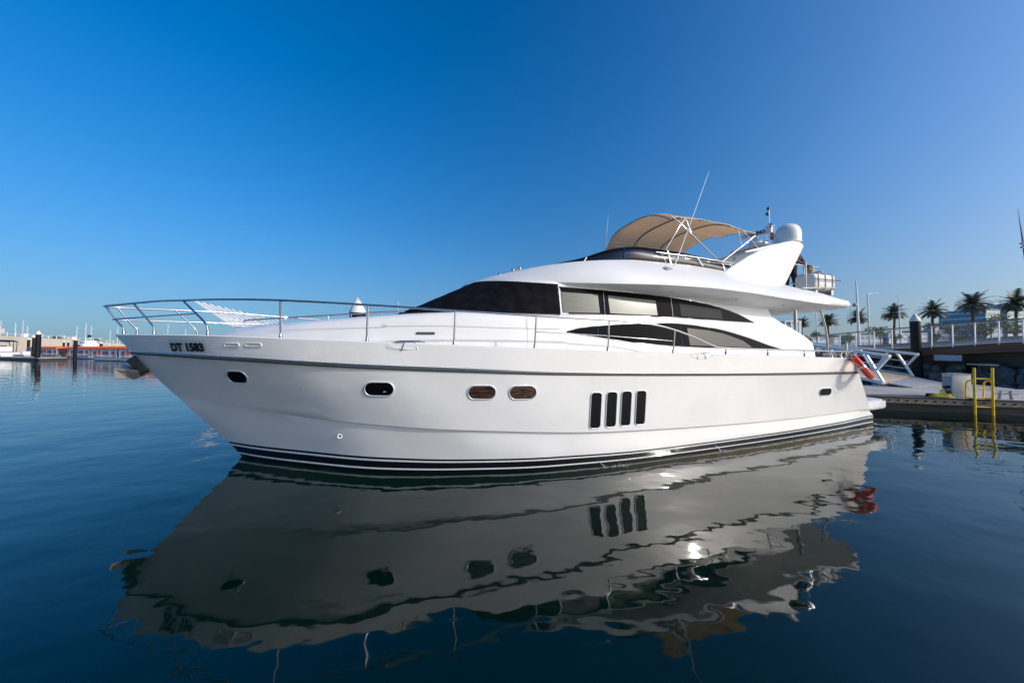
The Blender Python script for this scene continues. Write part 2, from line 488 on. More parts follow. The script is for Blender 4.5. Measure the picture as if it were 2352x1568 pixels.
def mirror_pts(pts): return [(p[0], -p[1], p[2]) for p in pts]

# ---- rub rail: steel half-round with a dark seam under it
def rubline(off, dz): return [(x + off * .6 * t ** 10, y + off if t < .999 else y, z + dz) for (x, y, z), t in zip(r_rb, ts)]
for side in (1, -1):
    b_ = MB()
    p1, p2 = rubline(.012, .0), rubline(.006, -.045)
    if side < 0: p1, p2 = mirror_pts(p1), mirror_pts(p2)
    b_.tube(p1, .02, 8, 0); b_.tube(p2, .015, 6, 1)
    b_.build("rub_rail", [M['rubsteel'], M['rubber']], yacht, smooth=60)

# ---- portholes and engine vents on the hull side
def rrect(w, h, r, n=6):
    out = []
    for cx, cy, a0 in ((w / 2 - r, h / 2 - r, 0), (-w / 2 + r, h / 2 - r, 90), (-w / 2 + r, -h / 2 + r, 180), (w / 2 - r, -h / 2 + r, 270)):
        for k in range(n + 1):
            a = radians(a0 + 90 * k / n); out.append((cx + r * cos(a), cy + r * sin(a)))
    return out
def hull_window(name, cx, cz, w, h, r, slope, gm, frame=.011, side=1, lean=0.0, slats=0):
    poly = rrect(w, h, r)
    pos = lambda u, v, off: on_hull(cx + u + v * lean, cz + v + u * slope, off)[0]
    fx = (lambda p: p) if side > 0 else (lambda p: Vector((p.x, -p.y, p.z)))
    f = MB(); f.tube([fx(pos(u, v, .008)) for u, v in poly], frame, 8, 0, closed=True)
    fr = f.build(name, M['alu'], yacht, smooth=60)
    g = MB()
    g.add([fx(pos(u * .985, v * .985, .005)) for u, v in poly], [tuple(range(len(poly)))])
    g.build("window_glass", gm, fr, smooth=0)
    if slats:
        s = MB()
        for k in range(slats):
            v = -h * .44 + h * .88 * k / (slats - 1)
            ww = w * .9 if abs(v) < h / 2 - r else w * .9 - 2 * r * .5
            a, c = fx(pos(-ww / 2, v, .009)), fx(pos(ww / 2, v, .009))
            s.beam(a, c, .012, .012, 0)
        s.build("louvre", M['black'], fr, smooth=0)
    return fr
for side in (1, -1):
    hull_window("porthole", 16.66, 1.85, .40, .235, .117, -.0, M['glass'], side=side)
    hull_window("porthole", 14.2, 1.655, .49, .25, .124, .02, M['glass'], side=side)
    hull_window("porthole", 12.43, 1.56, .51, .255, .127, .02, M['glassbrown'], side=side)
    hull_window("porthole", 11.66, 1.535, .53, .255, .127, .02, M['glassbrown'], side=side)
    for cx in (10.13, 9.77, 9.42, 9.06):
        hull_window("engine_vent", cx, 1.12, .245, .72, .075, .02, M['glass'], frame=.010, side=side, lean=-.05, slats=26)
    hull_window("porthole", 2.9, 1.17, .55, .2, .095, .03, M['glass'], frame=.009, side=side)
# fairlead slots near the bow, through-hull fitting, small louvre on the deckhouse
for cx in (16.57, 16.2):
    hull_window("fairlead_slot", cx, 2.425, .26, .055, .027, .02, M['cream'], frame=.009)
f = MB()
p, nrm = on_hull(14.93, .72, .0)
f.tube([p + nrm * .0 + Vector((.035 * cos(a), 0, .035 * sin(a))) + nrm * .012 for a in [2 * pi * k / 16 for k in range(16)]], .014, 8, 0, closed=True)
f.add([p + nrm * .006 + Vector((.033 * cos(a), 0, .033 * sin(a))) for a in [2 * pi * k / 16 for k in range(16)]], [tuple(range(16))], 1)
f.build("drain_fitting", [M['white'], M['black']], yacht)

# ---- registration number
def text_mesh(name, body, size, fn, m, parent, bold=.0, center=False):
    cu = bpy.data.curves.new(name + "_curve", 'FONT'); cu.body = body; cu.size = size; cu.offset = bold
    cu.resolution_u = 4
    if center: cu.align_x = 'CENTER'
    to = bpy.data.objects.new(name + "_tmp", cu); COL.objects.link(to)
    bpy.context.view_layer.update()
    me = bpy.data.meshes.new_from_object(to.evaluated_get(bpy.context.evaluated_depsgraph_get()))
    bpy.data.objects.remove(to); bpy.data.curves.remove(cu)
    for v in me.vertices: v.co = fn(v.co.x, v.co.y)
    me.materials.clear(); me.materials.append(m)
    me.name = name
    o = bpy.data.objects.new(name, me); COL.objects.link(o); o.parent = parent
    return o
pl = MB()
rows = []
for v in (0, .5, 1):
    rows.append([on_hull(17.84 - .78 * k / 12, 2.29 + .215 * v + (.03 if k < 0 else 0) + .02 * (1 - k / 12), .006)[0] for k in range(13)])
pl.grid(rows)
plate = pl.build("registration_plate", mat("plate_white", (.6, .6, .6), .4), yacht, smooth=0)
text_mesh("registration_lettering", "DT 1583", .2, lambda u, v: on_hull(17.79 - u * .98, 2.33 + v * .95 - u * .005, .024)[0], M['black'], plate, bold=.0115)

# ---- swim platform
sp = MB()
poly = [(.9, 2.36), (.2, 2.36), (-.55, 2.3), (-.82, 2.18), (-.93, 1.9)]
poly = poly + [(x, -y) for x, y in reversed(poly)]
fn = lambda p, t: (p[0], p[1], t)
sp.prism(poly, fn, .46, .5); sp.prism([(x - .02 if x < .5 else x, y * 1.012) for x, y in poly], fn, .5, .68); sp.prism([(x + .03, y * .985) for x, y in poly], fn, .681, .72)
swim = sp.build("swim_platform", M['gel'], yacht)
bv = swim.modifiers.new("edge", 'BEVEL'); bv.width = .02; bv.segments = 2; bv.limit_method = 'ANGLE'

# ---- coachroof (raised foredeck trunk)
CX = [10.45, 11.5, 12.5, 13.5, 14.5, 15.5, 16.3, 16.9, 17.3, 17.5, 17.56]
CB = [2.275, 2.26, 2.2, 2.08, 1.88, 1.58, 1.22, .85, .5, .2, .02]
CZ = [3.12, 3.12, 3.12, 3.07, 2.99, 2.9, 2.82, 2.76, 2.7, 2.63, 2.58]
cr = MB(); rows = []
for i in range(61):
    t = i / 60; x = 10.45 + (17.56 - 10.45) * (1 - (1 - t) ** 1.6)
    b, zt = cub(x, CX, CB), cub(x, CX, CZ); z0 = sheer_z(x) - .12; H = zt - z0
    k = min(1, b / .9)
    half = [(b, z0), (b - .03 * k, z0 + .55 * H), (b - .07 * k, zt - .17 * k), (b - .115 * k, zt - .09 * k), (b - .19 * k, zt - .03 * k), (b - .32 * k, zt), (b * .5, zt + .07 * k), (b * .2, zt + .095 * k), (0, zt + .1 * k)]
    rows.append([Vector((x, y, z)) for y, z in half] + [Vector((x, -y, z)) for y, z in reversed(half[:-1])])
cr.grid(rows)
cr.add(rows[0], [tuple(range(len(rows[0])))])
coach = cr.build("coachroof", M['gel'], yacht, smooth=50)
def coach_y(x, z):
    b, zt = cub(x, CX, CB), cub(x, CX, CZ); z0 = sheer_z(x) - .12
    return b - .03 * (z - z0) / (.55 * (zt - z0))
s = MB(); poly = rrect(.36, .05, .025)
s.add([(13.4 + u, coach_y(13.4 + u, 2.655) + .012, 2.655 + v) for u, v in poly], [tuple(range(len(poly)))])
s.build("side_vent", M['darkgrey'], coach, smooth=0)
# hatch seams on the foredeck trunk
s = MB()
for path in ([(14.2, 2.84), (14.2, 2.77), (15.5, 2.73), (16.3, 2.7)], [(14.2, 2.79), (13.0, 2.8), (11.9, 2.78), (10.6, 2.77)], [(11.35, 2.34), (11.35, 3.05)]):
    s.tube([(x, coach_y(x, z) + .0, z) for x, z in smooth_path([(a, c) for a, c in path], 6)], .004, 4)
s.build("panel_seam", mat("seam_grey", (.42, .42, .42), .7), coach, smooth=0)
g = MB()
gp = smooth_path([(16.85, .8, 2.86), (16.8, .8, 2.92), (16.2, .8, 2.98), (14.95, .8, 3.10), (14.23, .8, 3.17), (13.75, .8, 3.18), (13.64, .8, 3.1)], 6)
g.tube(gp, .016, 8)
for x in (16.2, 15.35, 14.9, 14.3): g.tube([(x, .8, cub(x, CX, CZ) + .02), (x, .8, cub(x, [13.7, 14.23, 14.95, 16.2, 16.8], [3.18, 3.17, 3.10, 2.98, 2.92]))], .012, 6)
g.build("grab_rail", M['chrome'], coach, smooth=60)

# ---- deckhouse
def house_w(z): return 2.30 - .2 * (z - 2.1)
AX_Z = [2.0, 2.16, 2.47, 2.74, 3.03, 3.2, 3.36, 3.9]
AX_X = [2.6, 2.6, 2.57, 2.92, 3.57, 3.95, 4.08, 4.08]
def house_level(z, xc, xf, crown=0.0, n=20, ex=2.1):
    w = house_w(z); xa = cub(z, AX_Z, AX_X)
    half = [(4.10, w - .2), (xa, w - .2), (xa, w)] + [(xa + (xc - xa) * k / 6, w) for k in range(1, 7)]
    for k in range(1, n + 1):
        a = pi / 2 * k / n
        half.append((xc + (xf - xc) * sin(a) ** (2 / ex), w * max(0, cos(a)) ** (2 / ex)))
    ring = [Vector((x, y, z + crown * (1 - (y / w) ** 2) * (x > xc - 1.5))) for x, y in half]
    return ring + [Vector((p.x, -p.y, p.z)) for p in reversed(ring[:-1])]
HL = [(2.02, 10.9, 13.3, 0), (2.3, 10.95, 13.4, 0), (2.5, 11.0, 13.5, 0), (2.7, 11.1, 13.6, 0), (2.9, 11.2, 13.75, .04), (3.08, 11.3, 13.95, .08),
      (3.25, 11.1, 13.5, .11), (3.45, 10.9, 13.0, .15), (3.65, 10.65, 12.5, .19), (3.8, 10.45, 12.15, .21), (3.86, 10.4, 12.0, .21)]
dh = MB()
lv = [house_level(*a) for a in HL]
dh.grid(lv, closed=True); dh.add(lv[-1], [tuple(range(len(lv[-1])))])
house = dh.build("deckhouse", M['gel'], yacht, smooth=40)

# black mesh cover over the windscreen
cv = MB(); rows = []
L = [house_level(3.09, 11.3, 13.95, .08), house_level(3.25, 11.1, 13.5, .11), house_level(3.45, 10.9, 13.0, .15), house_level(3.65, 10.65, 12.5, .19), house_level(3.78, 10.47, 12.2, .21)]
nL = len(L[0])
for q in range(len(L) * 4 - 3):
    i, f = divmod(q, 4); f /= 4
    if i >= len(L) - 1: i, f = len(L) - 2, 1.0
    ring = []
    for k in range(8, nL - 8):
        a, b_ = L[i][k], L[i + 1][k]
        p = a.lerp(b_, f)
        if k in (8, nL - 9): p = Vector((10.53, p.y, p.z))
        c = Vector((9.5, 0, 3.2)); d = (p - c); d.z = max(.15, d.z); d.normalize()
        wr = .010 * sin(k * 1.7 + q * .9) * sin(q * .7 + k * .23) + .006 * sin(k * .8 - q * 1.9)
        ring.append(p + Vector((d.x * (.03 + wr) * (abs(k - nL / 2) < nL / 2 - 9), (1 if p.y > 0 else -1) * (.022 + wr * .6), .012)))
    rows.append(ring)
cv.grid(rows)
cover = cv.build("windscreen_cover", M['cover'], yacht, smooth=60)
so = cover.modifiers.new("cloth", 'SOLIDIFY'); so.thickness = .008; so.offset = 1

# side windows
up_edge = [(10.49, 3.745), (9.3, 3.725), (8.3, 3.69), (7.43, 3.64), (6.7, 3.57), (6.0, 3.46), (5.3, 3.28), (4.74, 3.05)]
lo_edge = [(4.74, 3.05), (6.6, 3.095), (7.36, 3.12), (9.36, 3.125), (10.49, 3.105)]
sw_up = [(10.52, 2.715), (9.98, 2.825), (9.08, 2.915), (8.1, 2.96), (7.31, 2.965), (6.19, 2.87), (5.29, 2.69), (4.33, 2.43), (3.84, 2.31)]
sw_lo = [(3.84, 2.31), (4.6, 2.325), (5.3, 2.345), (7.32, 2.395), (8.72, 2.49), (9.88, 2.64), (10.52, 2.715)]
def wall_pt(x, z, off, side): return Vector((x, side * (house_w(z) + off), z))
def pane(name, up, lo, side, extra, divs, blinds):
    u, l_ = smooth_path(up, 6), smooth_path(lo, 6)
    out = u + l_[1:-1]
    g = MB(); g.add([wall_pt(x, z, .012, side) for x, z in out], [tuple(range(len(out)))])
    w_ = g.build(name, M['glass'], yacht, smooth=0)
    f_ = MB()
    f_.tube([wall_pt(x, z, .012, side) for x, z in u], .011, 6)
    f_.tube([wall_pt(x, z, .010, side) for x, z in l_], .007, 6)
    for x in divs:
        zs = [z for z in (cub(x, [p[0] for p in up], [p[1] for p in up]), cub(x, [p[0] for p in lo], [p[1] for p in lo]))]
        f_.tube([wall_pt(x, zs[0], .016, side), wall_pt(x + .03, zs[1], .016, side)], .006, 6)
    f_.build("window_trim", M['chrome'], w_, smooth=60)
    for poly, mm in blinds:
        b_ = MB(); b_.add([wall_pt(x, z, .018, side) for x, z in poly], [tuple(range(len(poly)))])
        b_.build("blind", mm, w_, smooth=0)
for side in (1, -1):
    pane("saloon_window", up_edge, lo_edge, side, 0, (9.37, 7.43),
         [([(10.46, 3.15), (9.53, 3.17), (9.53, 3.60), (10.46, 3.62)], M['blind']),
          ([(9.26, 3.17), (7.92, 3.16), (7.92, 3.53), (9.26, 3.60)], M['blind']),
          ([(7.2, 3.16), (5.85, 3.12), (5.85, 3.36), (7.2, 3.5)], M['dimglass'])])
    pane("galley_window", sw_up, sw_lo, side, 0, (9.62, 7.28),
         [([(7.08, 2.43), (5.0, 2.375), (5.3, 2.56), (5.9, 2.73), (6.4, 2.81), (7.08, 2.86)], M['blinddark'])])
    t_ = MB(); t_.tube([wall_pt(10.55, 3.09, .02, side), wall_pt(10.55, 3.77, .02, side)], .014, 6)
    t_.build("window_post", M['chrome'], yacht, smooth=60)
# glazed saloon door in the cockpit bulkhead
d_ = MB(); d_.box((4.085, 0, 2.75), (.03, 2.6, 1.3)); d_.build("saloon_door", M['glass'], yacht)

# ---- flybridge moulding
FX = [1.45, 1.6, 2.4, 3.2, 4, 5.5, 7, 8.2, 9.2, 10, 10.6, 11.2, 11.8, 12.15, 12.3, 12.36]
T = dict(
    zin=[3.49, 3.49, 3.46, 3.43, 3.40, 3.46, 3.58, 3.66, 3.74, 3.79, 3.81, 3.83, 3.87, 3.92, 3.95, 3.97],
    yin=[1.93, 1.93, 1.93, 1.93, 1.93, 1.93, 1.93, 1.93, 1.93, 1.9, 1.78, 1.48, 1.03, .55, .25, .01],
    yo=[2.5, 2.51, 2.55, 2.58, 2.6, 2.6, 2.55, 2.48, 2.34, 2.13, 1.92, 1.6, 1.12, .62, .3, .015],
    zo=[3.555, 3.56, 3.57, 3.60, 3.64, 3.74, 3.81, 3.82, 3.81, 3.82, 3.84, 3.87, 3.91, 3.95, 3.97, 3.98],
    yc=[2.47, 2.47, 2.42, 2.15, 1.97, 1.92, 1.9, 1.9, 1.86, 1.7, 1.45, 1.12, .74, .38, .16, .008],
    zc=[3.735, 3.75, 3.90, 4.10, 4.30, 4.45, 4.53, 4.53, 4.47, 4.40, 4.32, 4.22, 4.12, 4.04, 4.01, 3.99],
    zf=[3.73, 3.74, 3.86, 3.90, 3.92, 3.95, 3.95, 3.98, 4.2, 4.52, 4.48, 4.33, 4.17, 4.06, 4.02, 3.99])
xsF = sorted(set([1.45 + .25 * k for k in range(36)] + [1.52, 10.2, 10.5, 10.8, 11, 11.2, 11.4, 11.6, 11.75, 11.9, 12.0, 12.08, 12.15, 12.22, 12.27, 12.31, 12.34, 12.36]))
rows = []
for x in xsF:
    q = {k: cub(x, FX, v) for k, v in T.items()}
    yo, zo, yc, zc, zf = q['yo'], q['zo'], q['yc'], q['zc'], q['zf']
    e = min(1, yo / .6)
    half = [(0, q['zin']), (q['yin'], q['zin']), (yo - .012 * e, zo - .004), (yo, zo + .01)]
    for f_, bulge in ((.2, .05), (.4, .085), (.6, .085), (.8, .055)):
        half.append((lerp(yo, yc, f_) + bulge * e * min(1, (zc - zo) / .5), lerp(zo + .01, zc - .02, f_)))
    half += [(yc + .01 * e, zc - .01), (yc - .03 * e, zc + .01)]
    if x > 9.6:
        k = min(1, (x - 9.6) / .4)
        zi = lerp(cub(x, FX, T['zf']), zf, k)
        half += [(yc * .8, lerp(zc, zi, .45)), (yc * .45, lerp(zc, zi, .85)), (0, zi)]
    else:
        half += [(yc - .1, zc), (yc - .13, zf), (0, zf)]
    rows.append([Vector((x, y, z)) for y, z in half] + [Vector((x, -y, z)) for y, z in reversed(half[1:-1])])
fb = MB(); fb.grid(rows, closed=True)
fb.add(rows[0], [tuple(range(len(rows[0])))])
fly = fb.build("flybridge", M['gel'], yacht, smooth=32)
# little downlights under the overhang
for x, y in ((3.9, .9), (3.4, .5)):
    d_ = MB(); d_.lathe((x, y, 5.19 if x > 3.6 else 5.275), [(.05, 0), (.04, .012)], 14); d_.build("downlight", M['grey'], fly)
for x, y in ((7.6, 2.22), (5.6, 2.3), (3.9, 2.3), (2.2, 2.25)):
    zi, zo, yi, yo = [cub(x, FX, T[k]) for k in ('zin', 'zo', 'yin', 'yo')]
    z = lerp(zi, zo, (y - yi) / (yo - yi)) - .004
    d_ = MB(); d_.lathe((x, y, z - .004), [(.035, 0), (.03, .012)], 14); d_.build("downlight", M['grey'], fly)

# tinted wind deflector round the flybridge
def screen_path():
    pts = [(4.35 + (8.0 - 4.35) * k / 16, 1.875) for k in range(17)]
    for k in range(1, 25):
        a = pi / 2 * k / 24
        pts.append((8.0 + 2.1 * sin(a), 1.875 * cos(a) ** .9 if k < 24 else 0))
    return pts
base_z = lambda x, y: lerp(cub(x, FX, T['zc']), cub(x, FX, T['zf']) if x > 9.3 else cub(x, FX, T['zc']), max(0, 1 - abs(y) / 1.4)) if x > 9.3 else cub(x, FX, T['zc'])
SH_X = [4.35, 5.5, 7.4, 8.2, 9.0, 9.6, 10.1]
SH_H = [.06, .24, .36, .38, .36, .24, .16]
rows0, rows1 = [], []
pp = screen_path(); full = pp + [(x, -y) for x, y in reversed(pp[:-1])]
for x, y in full:
    zb = base_z(x, y); h = cub(x, SH_X, SH_H); s_ = 1 - .32 * h / 1.9
    rows0.append(Vector((x, y, zb - .01)))
    rows1.append(Vector((8.0 + (x - 8.0) * (1 - .5 * h) if x > 8 else x, y * s_, zb + h)))
sc_ = MB(); sc_.grid([rows0, [a.lerp(b_, .5) + Vector((0, .02 * (1 if a.y > 0 else -1), 0)) for a, b_ in zip(rows0, rows1)], rows1])
scr = sc_.build("wind_deflector", M['screen'], yacht, smooth=50)
so = scr.modifiers.new("sheet", 'SOLIDIFY'); so.thickness = .012
for i in (5, 13, 21, 29):
    for a, b_ in ((rows0[i], rows1[i]), (rows0[len(full) - 1 - i], rows1[len(full) - 1 - i])):
        c_ = MB(); n_ = Vector((0, .02 * (1 if a.y > 0 else -1), 0)); c_.beam(a + n_, b_ + n_, .05, .02, 0)
        c_.build("screen_clamp", M['chrome'], scr)
e_ = MB(); e_.tube([p + Vector((0, 0, .006)) for p in rows1], .011, 6); e_.build("screen_trim", M['rubber'], scr, smooth=60)

# stainless rails on the coaming
for side in (1, -1):
    r_ = MB()
    r_.tube([(7.72, side * 1.83, 4.80), (6.6, side * 1.86, 4.77), (5.4, side * 1.87, 4.71), (4.5, side * 1.86, 4.63)], .017, 8)
    r_.tube([(7.6, side * 1.84, 4.735), (6.4, side * 1.87, 4.70), (5.2, side * 1.88, 4.63), (4.45, side * 1.87, 4.57)], .011, 6)
    for x, z in ((7.6, 4.79), (6.4, 4.76), (5.3, 4.7)): r_.tube([(x, side * 1.86, z), (x - .12, side * 1.92, cub(x, FX, T['zc']))], .012, 6)
    r_.build("coaming_rail", M['chrome'], yacht, smooth=60)

# ---- bimini
bim = bpy.data.objects.new("bimini", None); COL.objects.link(bim); bim.parent = yacht
def bim_pt(u, v):
    """u 0 front .. 1 rear, v -1 starboard .. 1 port"""
    xf = 6.98; xr_ = 3.84 - .12 * v * v * (v < 0) - .25 * (1 - v * v)
    x = lerp(xf, xr_, u)
    ze = lerp(5.95, 5.78 if v > 0 else 5.9, max(0, u - .55) / .45 if u > .55 else 0)
    crown = lerp(.5, .36, u)
    z = ze + crown * (1 - abs(v) ** (lerp(4.5, 2.6, u) if v < 0 else 2.3)) - .10 * max(0, (.08 - u) / .08) - .06 * sin(pi * ((u * 3) % 1)) * .5
    return Vector((x, 1.52 * v, z))
b_ = MB(); b_.grid([[bim_pt(i / 36, -1 + 2 * k / 28) for k in range(29)] for i in range(37)])
cn = b_.build("canopy", M['bimini'], bim, smooth=60)
so = cn.modifiers.new("cloth", 'SOLIDIFY'); so.thickness = .014
for v in (1, -1):
    e_ = MB(); e_.tube([bim_pt(i / 36, v) + Vector((0, .012 * v, .004)) for i in range(37)], .016, 6)
    e_.build("canopy_hem", M['cream'], bim, smooth=60)
for u in (0.0, .34, .68, 1.0):
    h_ = MB()
    path = [bim_pt(u, -1 + 2 * k / 28) - Vector((0, 0, .03)) for k in range(29)]
    h_.tube(path, .012, 8)
    h_.build("hoop", M['chrome'], bim, smooth=60)
    if u in (.34, .68):
        s_ = MB(); s_.grid([[p + Vector((dx, 0, .012)) for p in path] for dx in (-.05, .05)]); s_.build("hoop_sleeve", mat("sleeve_brown", (.2, .14, .1), .85), bim, smooth=60)
for side in (1, -1):
    y = side * 1.6
    for q, (p, r) in enumerate((([(5.34, 4.80), (6.73, 5.75), (7.0, 5.93)], .016), ([(5.21, 4.82), (3.96, 5.66)], .02), ([(7.27, 4.88), (6.71, 5.68), (6.48, 5.90)], .014), ([(6.47, 5.90), (6.34, 5.50)], .014), ([(4.46, 5.80), (3.71, 5.22)], .014), ([(4.55, 5.82), (4.5, 5.32)], .012))):
        s_ = MB(); s_.tube([(x, y - side * (.06 if z > 5.8 else 0), z) for x, z in p], r, 8); s_.build("strut", M['chrome'], bim, smooth=60)

# ---- radar arch with dome, scanner and mast
arch = bpy.data.objects.new("radar_arch", None); COL.objects.link(arch); arch.parent = yacht
leg = [(5.62, 4.38), (5.5, 4.47), (4.67, 4.92), (3.95, 5.22), (3.21, 5.47), (2.81, 5.555), (2.5, 5.545), (2.36, 5.50), (2.33, 5.42), (2.5, 5.20), (3.18, 4.32), (3.34, 4.12), (4.5, 4.2)]
for side in (1, -1):
    a_ = MB(); a_.prism(leg, lambda p, t: (p[0], side * (t - .07 * (p[1] - 4.3)), p[1]), 1.78, 1.97)
    lg = a_.build("leg", M['gel'], arch, smooth=20)
    bv = lg.modifiers.new("edge", 'BEVEL'); bv.width = .03; bv.segments = 3; bv.limit_method = 'ANGLE'; bv.angle_limit = radians(50)
top = [(4.55, 5.13), (3.3, 5.46), (2.75, 5.58), (2.45, 5.56), (2.4, 5.46), (3.1, 5.36), (4.5, 5.08)]
a_ = MB(); a_.prism(top, lambda p, t: (p[0], t, p[1]), -1.74, 1.74)
tp = a_.build("crossbeam", M['gel'], arch, smooth=30)
bv = tp.modifiers.new("edge", 'BEVEL'); bv.width = .02; bv.segments = 2; bv.limit_method = 'ANGLE'
lg = MB()
for u, v in ((0, 0), (.0, .12)):
    lg.tube([(3.42 + a_ - u, 1.90, 4.92 + v + c) for a_, c in ((-.05, -.05), (.05, -.05), (.05, .05), (-.05, .05))], .006, 4, closed=True)
lg.tube([(3.45, 1.905, 4.88), (3.45, 1.9, 4.96), (3.39, 1.9, 4.88), (3.39, 1.9, 4.96)], .007, 4)
lg.build("maker_emblem", M['silver'], arch, smooth=0)
d_ = MB()
d_.lathe((2.42, 1.5, 5.57), [(.30, -.06), (.30, .02), (.345, .03), (.35, .07), (.33, .085), (.335, .12), (.34, .3), (.33, .4), (.30, .49), (.24, .57), (.155, .62), (.07, .64), (.0, .645)], 32)
d_.build("satellite_dome", M['gel'], arch, smooth=60)
d_ = MB(); d_.lathe((4.1, -1.3, 5.1), [(.13, 0), (.14, .05), (.135, .22), (.1, .32), (.0, .36)], 20); d_.build("gps_dome", M['gel'], arch, smooth=60)
ped = MB(); ped.rbox((2.78, .75, 5.62), (.8, 1.2, .09), .03); ped.lathe((2.6, .63, 5.66), [(.15, 0), (.2, .08), (.21, .2), (.17, .3), (.08, .36), (.08, .44)], 24)
ped.build("radar_pedestal", M['gel'], arch, smooth=50)
SD = Vector((-.23, .973, 0)); SF = Vector((.973, .23, 0)); SC = Vector((2.6, .63, 6.18))
sb = MB()
sb.prism(rrect(.13, .17, .05), lambda p, t: tuple(SC + SD * t + SF * p[0] + Vector((0, 0, p[1]))), -.47, .47)
scan = sb.build("radar_scanner", M['gel'], arch, smooth=45)
blue = mat("radar_blue", (.01, .04, .2), .5)
text_mesh("scanner_lettering", "FURUNO", .14, lambda u, v: SC + SD * (u * 1.0 + .02) + SF * .069 + Vector((0, 0, v - .05)), blue, scan, bold=.008, center=True)
ms = MB()
mp = smooth_path([(2.3, .77, 5.56), (2.3, .77, 6.3), (2.3, .80, 6.42), (2.3, .89, 6.47), (2.3, .98, 6.42), (2.3, 1.01, 6.3), (2.3, 1.01, 5.56)], 5)
ms.tube(mp, .014, 8)
ms.tube([(2.3, .88, 6.46), (2.32, .89, 6.98)], .011, 6)
ms.tube([(2.3, .8, 5.95), (2.45, .78, 5.6)], .01, 6); ms.tube([(2.3, 1.0, 5.95), (2.45, .98, 5.6)], .01, 6)
mast = ms.build("light_mast", M['chrome'], arch, smooth=60)
for z, x in ((6.93, 2.31), (6.75, 2.36)):
    l_ = MB(); l_.lathe((x, .86, z), [(.035, 0), (.045, .02), (.045, .08), (.02, .11)], 12); l_.build("navigation_light", M['darkgrey'], mast, smooth=50)
l_ = MB(); l_.rbox((2.32, .88, 6.34), (.14, .2, .1), .025); l_.build("loudhailer", M['gel'], mast)

# ---- aerials, searchlight, horn
a_ = MB(); a_.lathe((7.34, 2.02, 4.24), [(.045, 0), (.04, .06), (.022, .1), (.02, .2)], 10)
a_.tube([(7.34, 2.0, 4.35), (6.9, 2.05, 5.4), (6.26, 2.1, 6.95)], [.014, .011, .005], 6); a_.build("whip_aerial", M['white'], yacht, smooth=60)
a_ = MB(); a_.tube([(7.49, -.8, 4.6), (7.42, -.8, 6.1), (7.35, -.8, 6.8)], [.012, .009, .004], 6); a_.build("whip_aerial", M['white'], yacht, smooth=60)
h_ = MB(); h_.tube([(7.5, 2.13, 4.3), (7.75, 2.16, 4.28)], [.03, .075], 12); h_.tube([(7.42, 2.13, 4.28), (7.62, 2.17, 4.2)], [.025, .06], 12); h_.rbox((7.46, 2.06, 4.28), (.12, .1, .1), .02)
h_.build("horn", M['chrome'], yacht, smooth=50)
h_ = MB(); h_.tube([(11.4, .3, 4.30), (11.0, .3, 4.44), (10.85, .3, 4.48)], .018, 8)
for x, z in ((11.42, 4.29), (11.05, 4.44), (10.86, 4.5)): h_.lathe((x, .3, z - .05), [(.03, 0), (.045, .03), (.045, .07), (.02, .1)], 12)
h_.build("searchlight_bar", M['chrome'], yacht, smooth=50)

# ---- bow rail with stanchions
RP = [(19.5, 0, 3.2), (19.38, .14, 3.195), (19.1, .33, 3.2), (18.68, .6, 3.215), (18.1, 1.0, 3.225), (17.54, 1.36, 3.215), (16.7, 1.9, 3.195), (15.74, 2.3, 3.165), (14.4, 2.56, 3.11), (12.92, 2.73, 3.045), (11.38, 2.82, 2.985), (9.78, 2.84, 2.94), (9.36, 2.845, 2.92), (8.69, 2.845, 2.87), (8.13, 2.84, 2.77), (7.49, 2.83, 2.59), (6.95, 2.82, 2.41), (6.6, 2.815, 2.365), (4.79, 2.78, 2.32), (1.55, 2.6, 2.25)]
port = smooth_path(RP, 5)
rl = MB(); rl.tube(mirror_pts(list(reversed(port)))[:-1] + port, .0195, 10)
rail = rl.build("bow_rail", M['chrome'], yacht, smooth=60)
MP = smooth_path([(19.36, 0, 2.94), (19.24, .14, 2.94), (18.95, .33, 2.945), (18.5, .64, 2.955), (17.95, 1.02, 2.965), (17.3, 1.47, 2.975)], 5)
rl = MB(); rl.tube(mirror_pts(list(reversed(MP)))[:-1] + MP, .015, 8); rl.build("mid_rail", M['chrome'], rail, smooth=60)
def stanchion(path, r=.017):
    for side in (1, -1):
        s_ = MB(); pts = [(p[0], side * p[1], p[2]) for p in path]
        s_.tube(pts, r, 8); b0 = Vector(pts[0]); s_.lathe(b0 - Vector((0, 0, .012)), [(.04, 0), (.04, .02), (.027, .035), (.025, .10)], 10)
        s_.build("stanchion", M['chrome'], rail, smooth=60)
stanchion(smooth_path([(19.08, .17, 2.62), (19.09, .17, 2.76), (19.18, .155, 2.88), (19.38, .14, 3.19)], 4))
stanchion(smooth_path([(18.32, .68, 2.61), (18.33, .675, 2.75), (18.41, .65, 2.87), (18.68, .6, 3.21)], 4))
stanchion(smooth_path([(17.06, 1.6, 2.58), (17.07, 1.6, 2.73), (17.15, 1.56, 2.85), (17.54, 1.36, 3.21)], 4))
for x in (15.78, 14.4, 12.93, 11.4, 9.8, 8.13):
    y0 = sheer_y(x) - .085; zt = cub(x, [p[0] for p in RP], [p[2] for p in RP]); yt = cub(x, [p[0] for p in RP], [p[1] for p in RP])
    stanchion([(x, y0, sheer_z(x) + .01), (x, y0 + .02, sheer_z(x) + .2), (x - .02, yt, zt)])
for x in (6.6, 5.2, 3.8, 2.6, 1.9):
    y0 = sheer_y(x) - .06; zt = cub(x, [p[0] for p in RP], [p[2] for p in RP]); yt = cub(x, [p[0] for p in RP], [p[1] for p in RP])
    stanchion([(x, y0, sheer_z(x) + .01), (x, yt, zt)], .014)
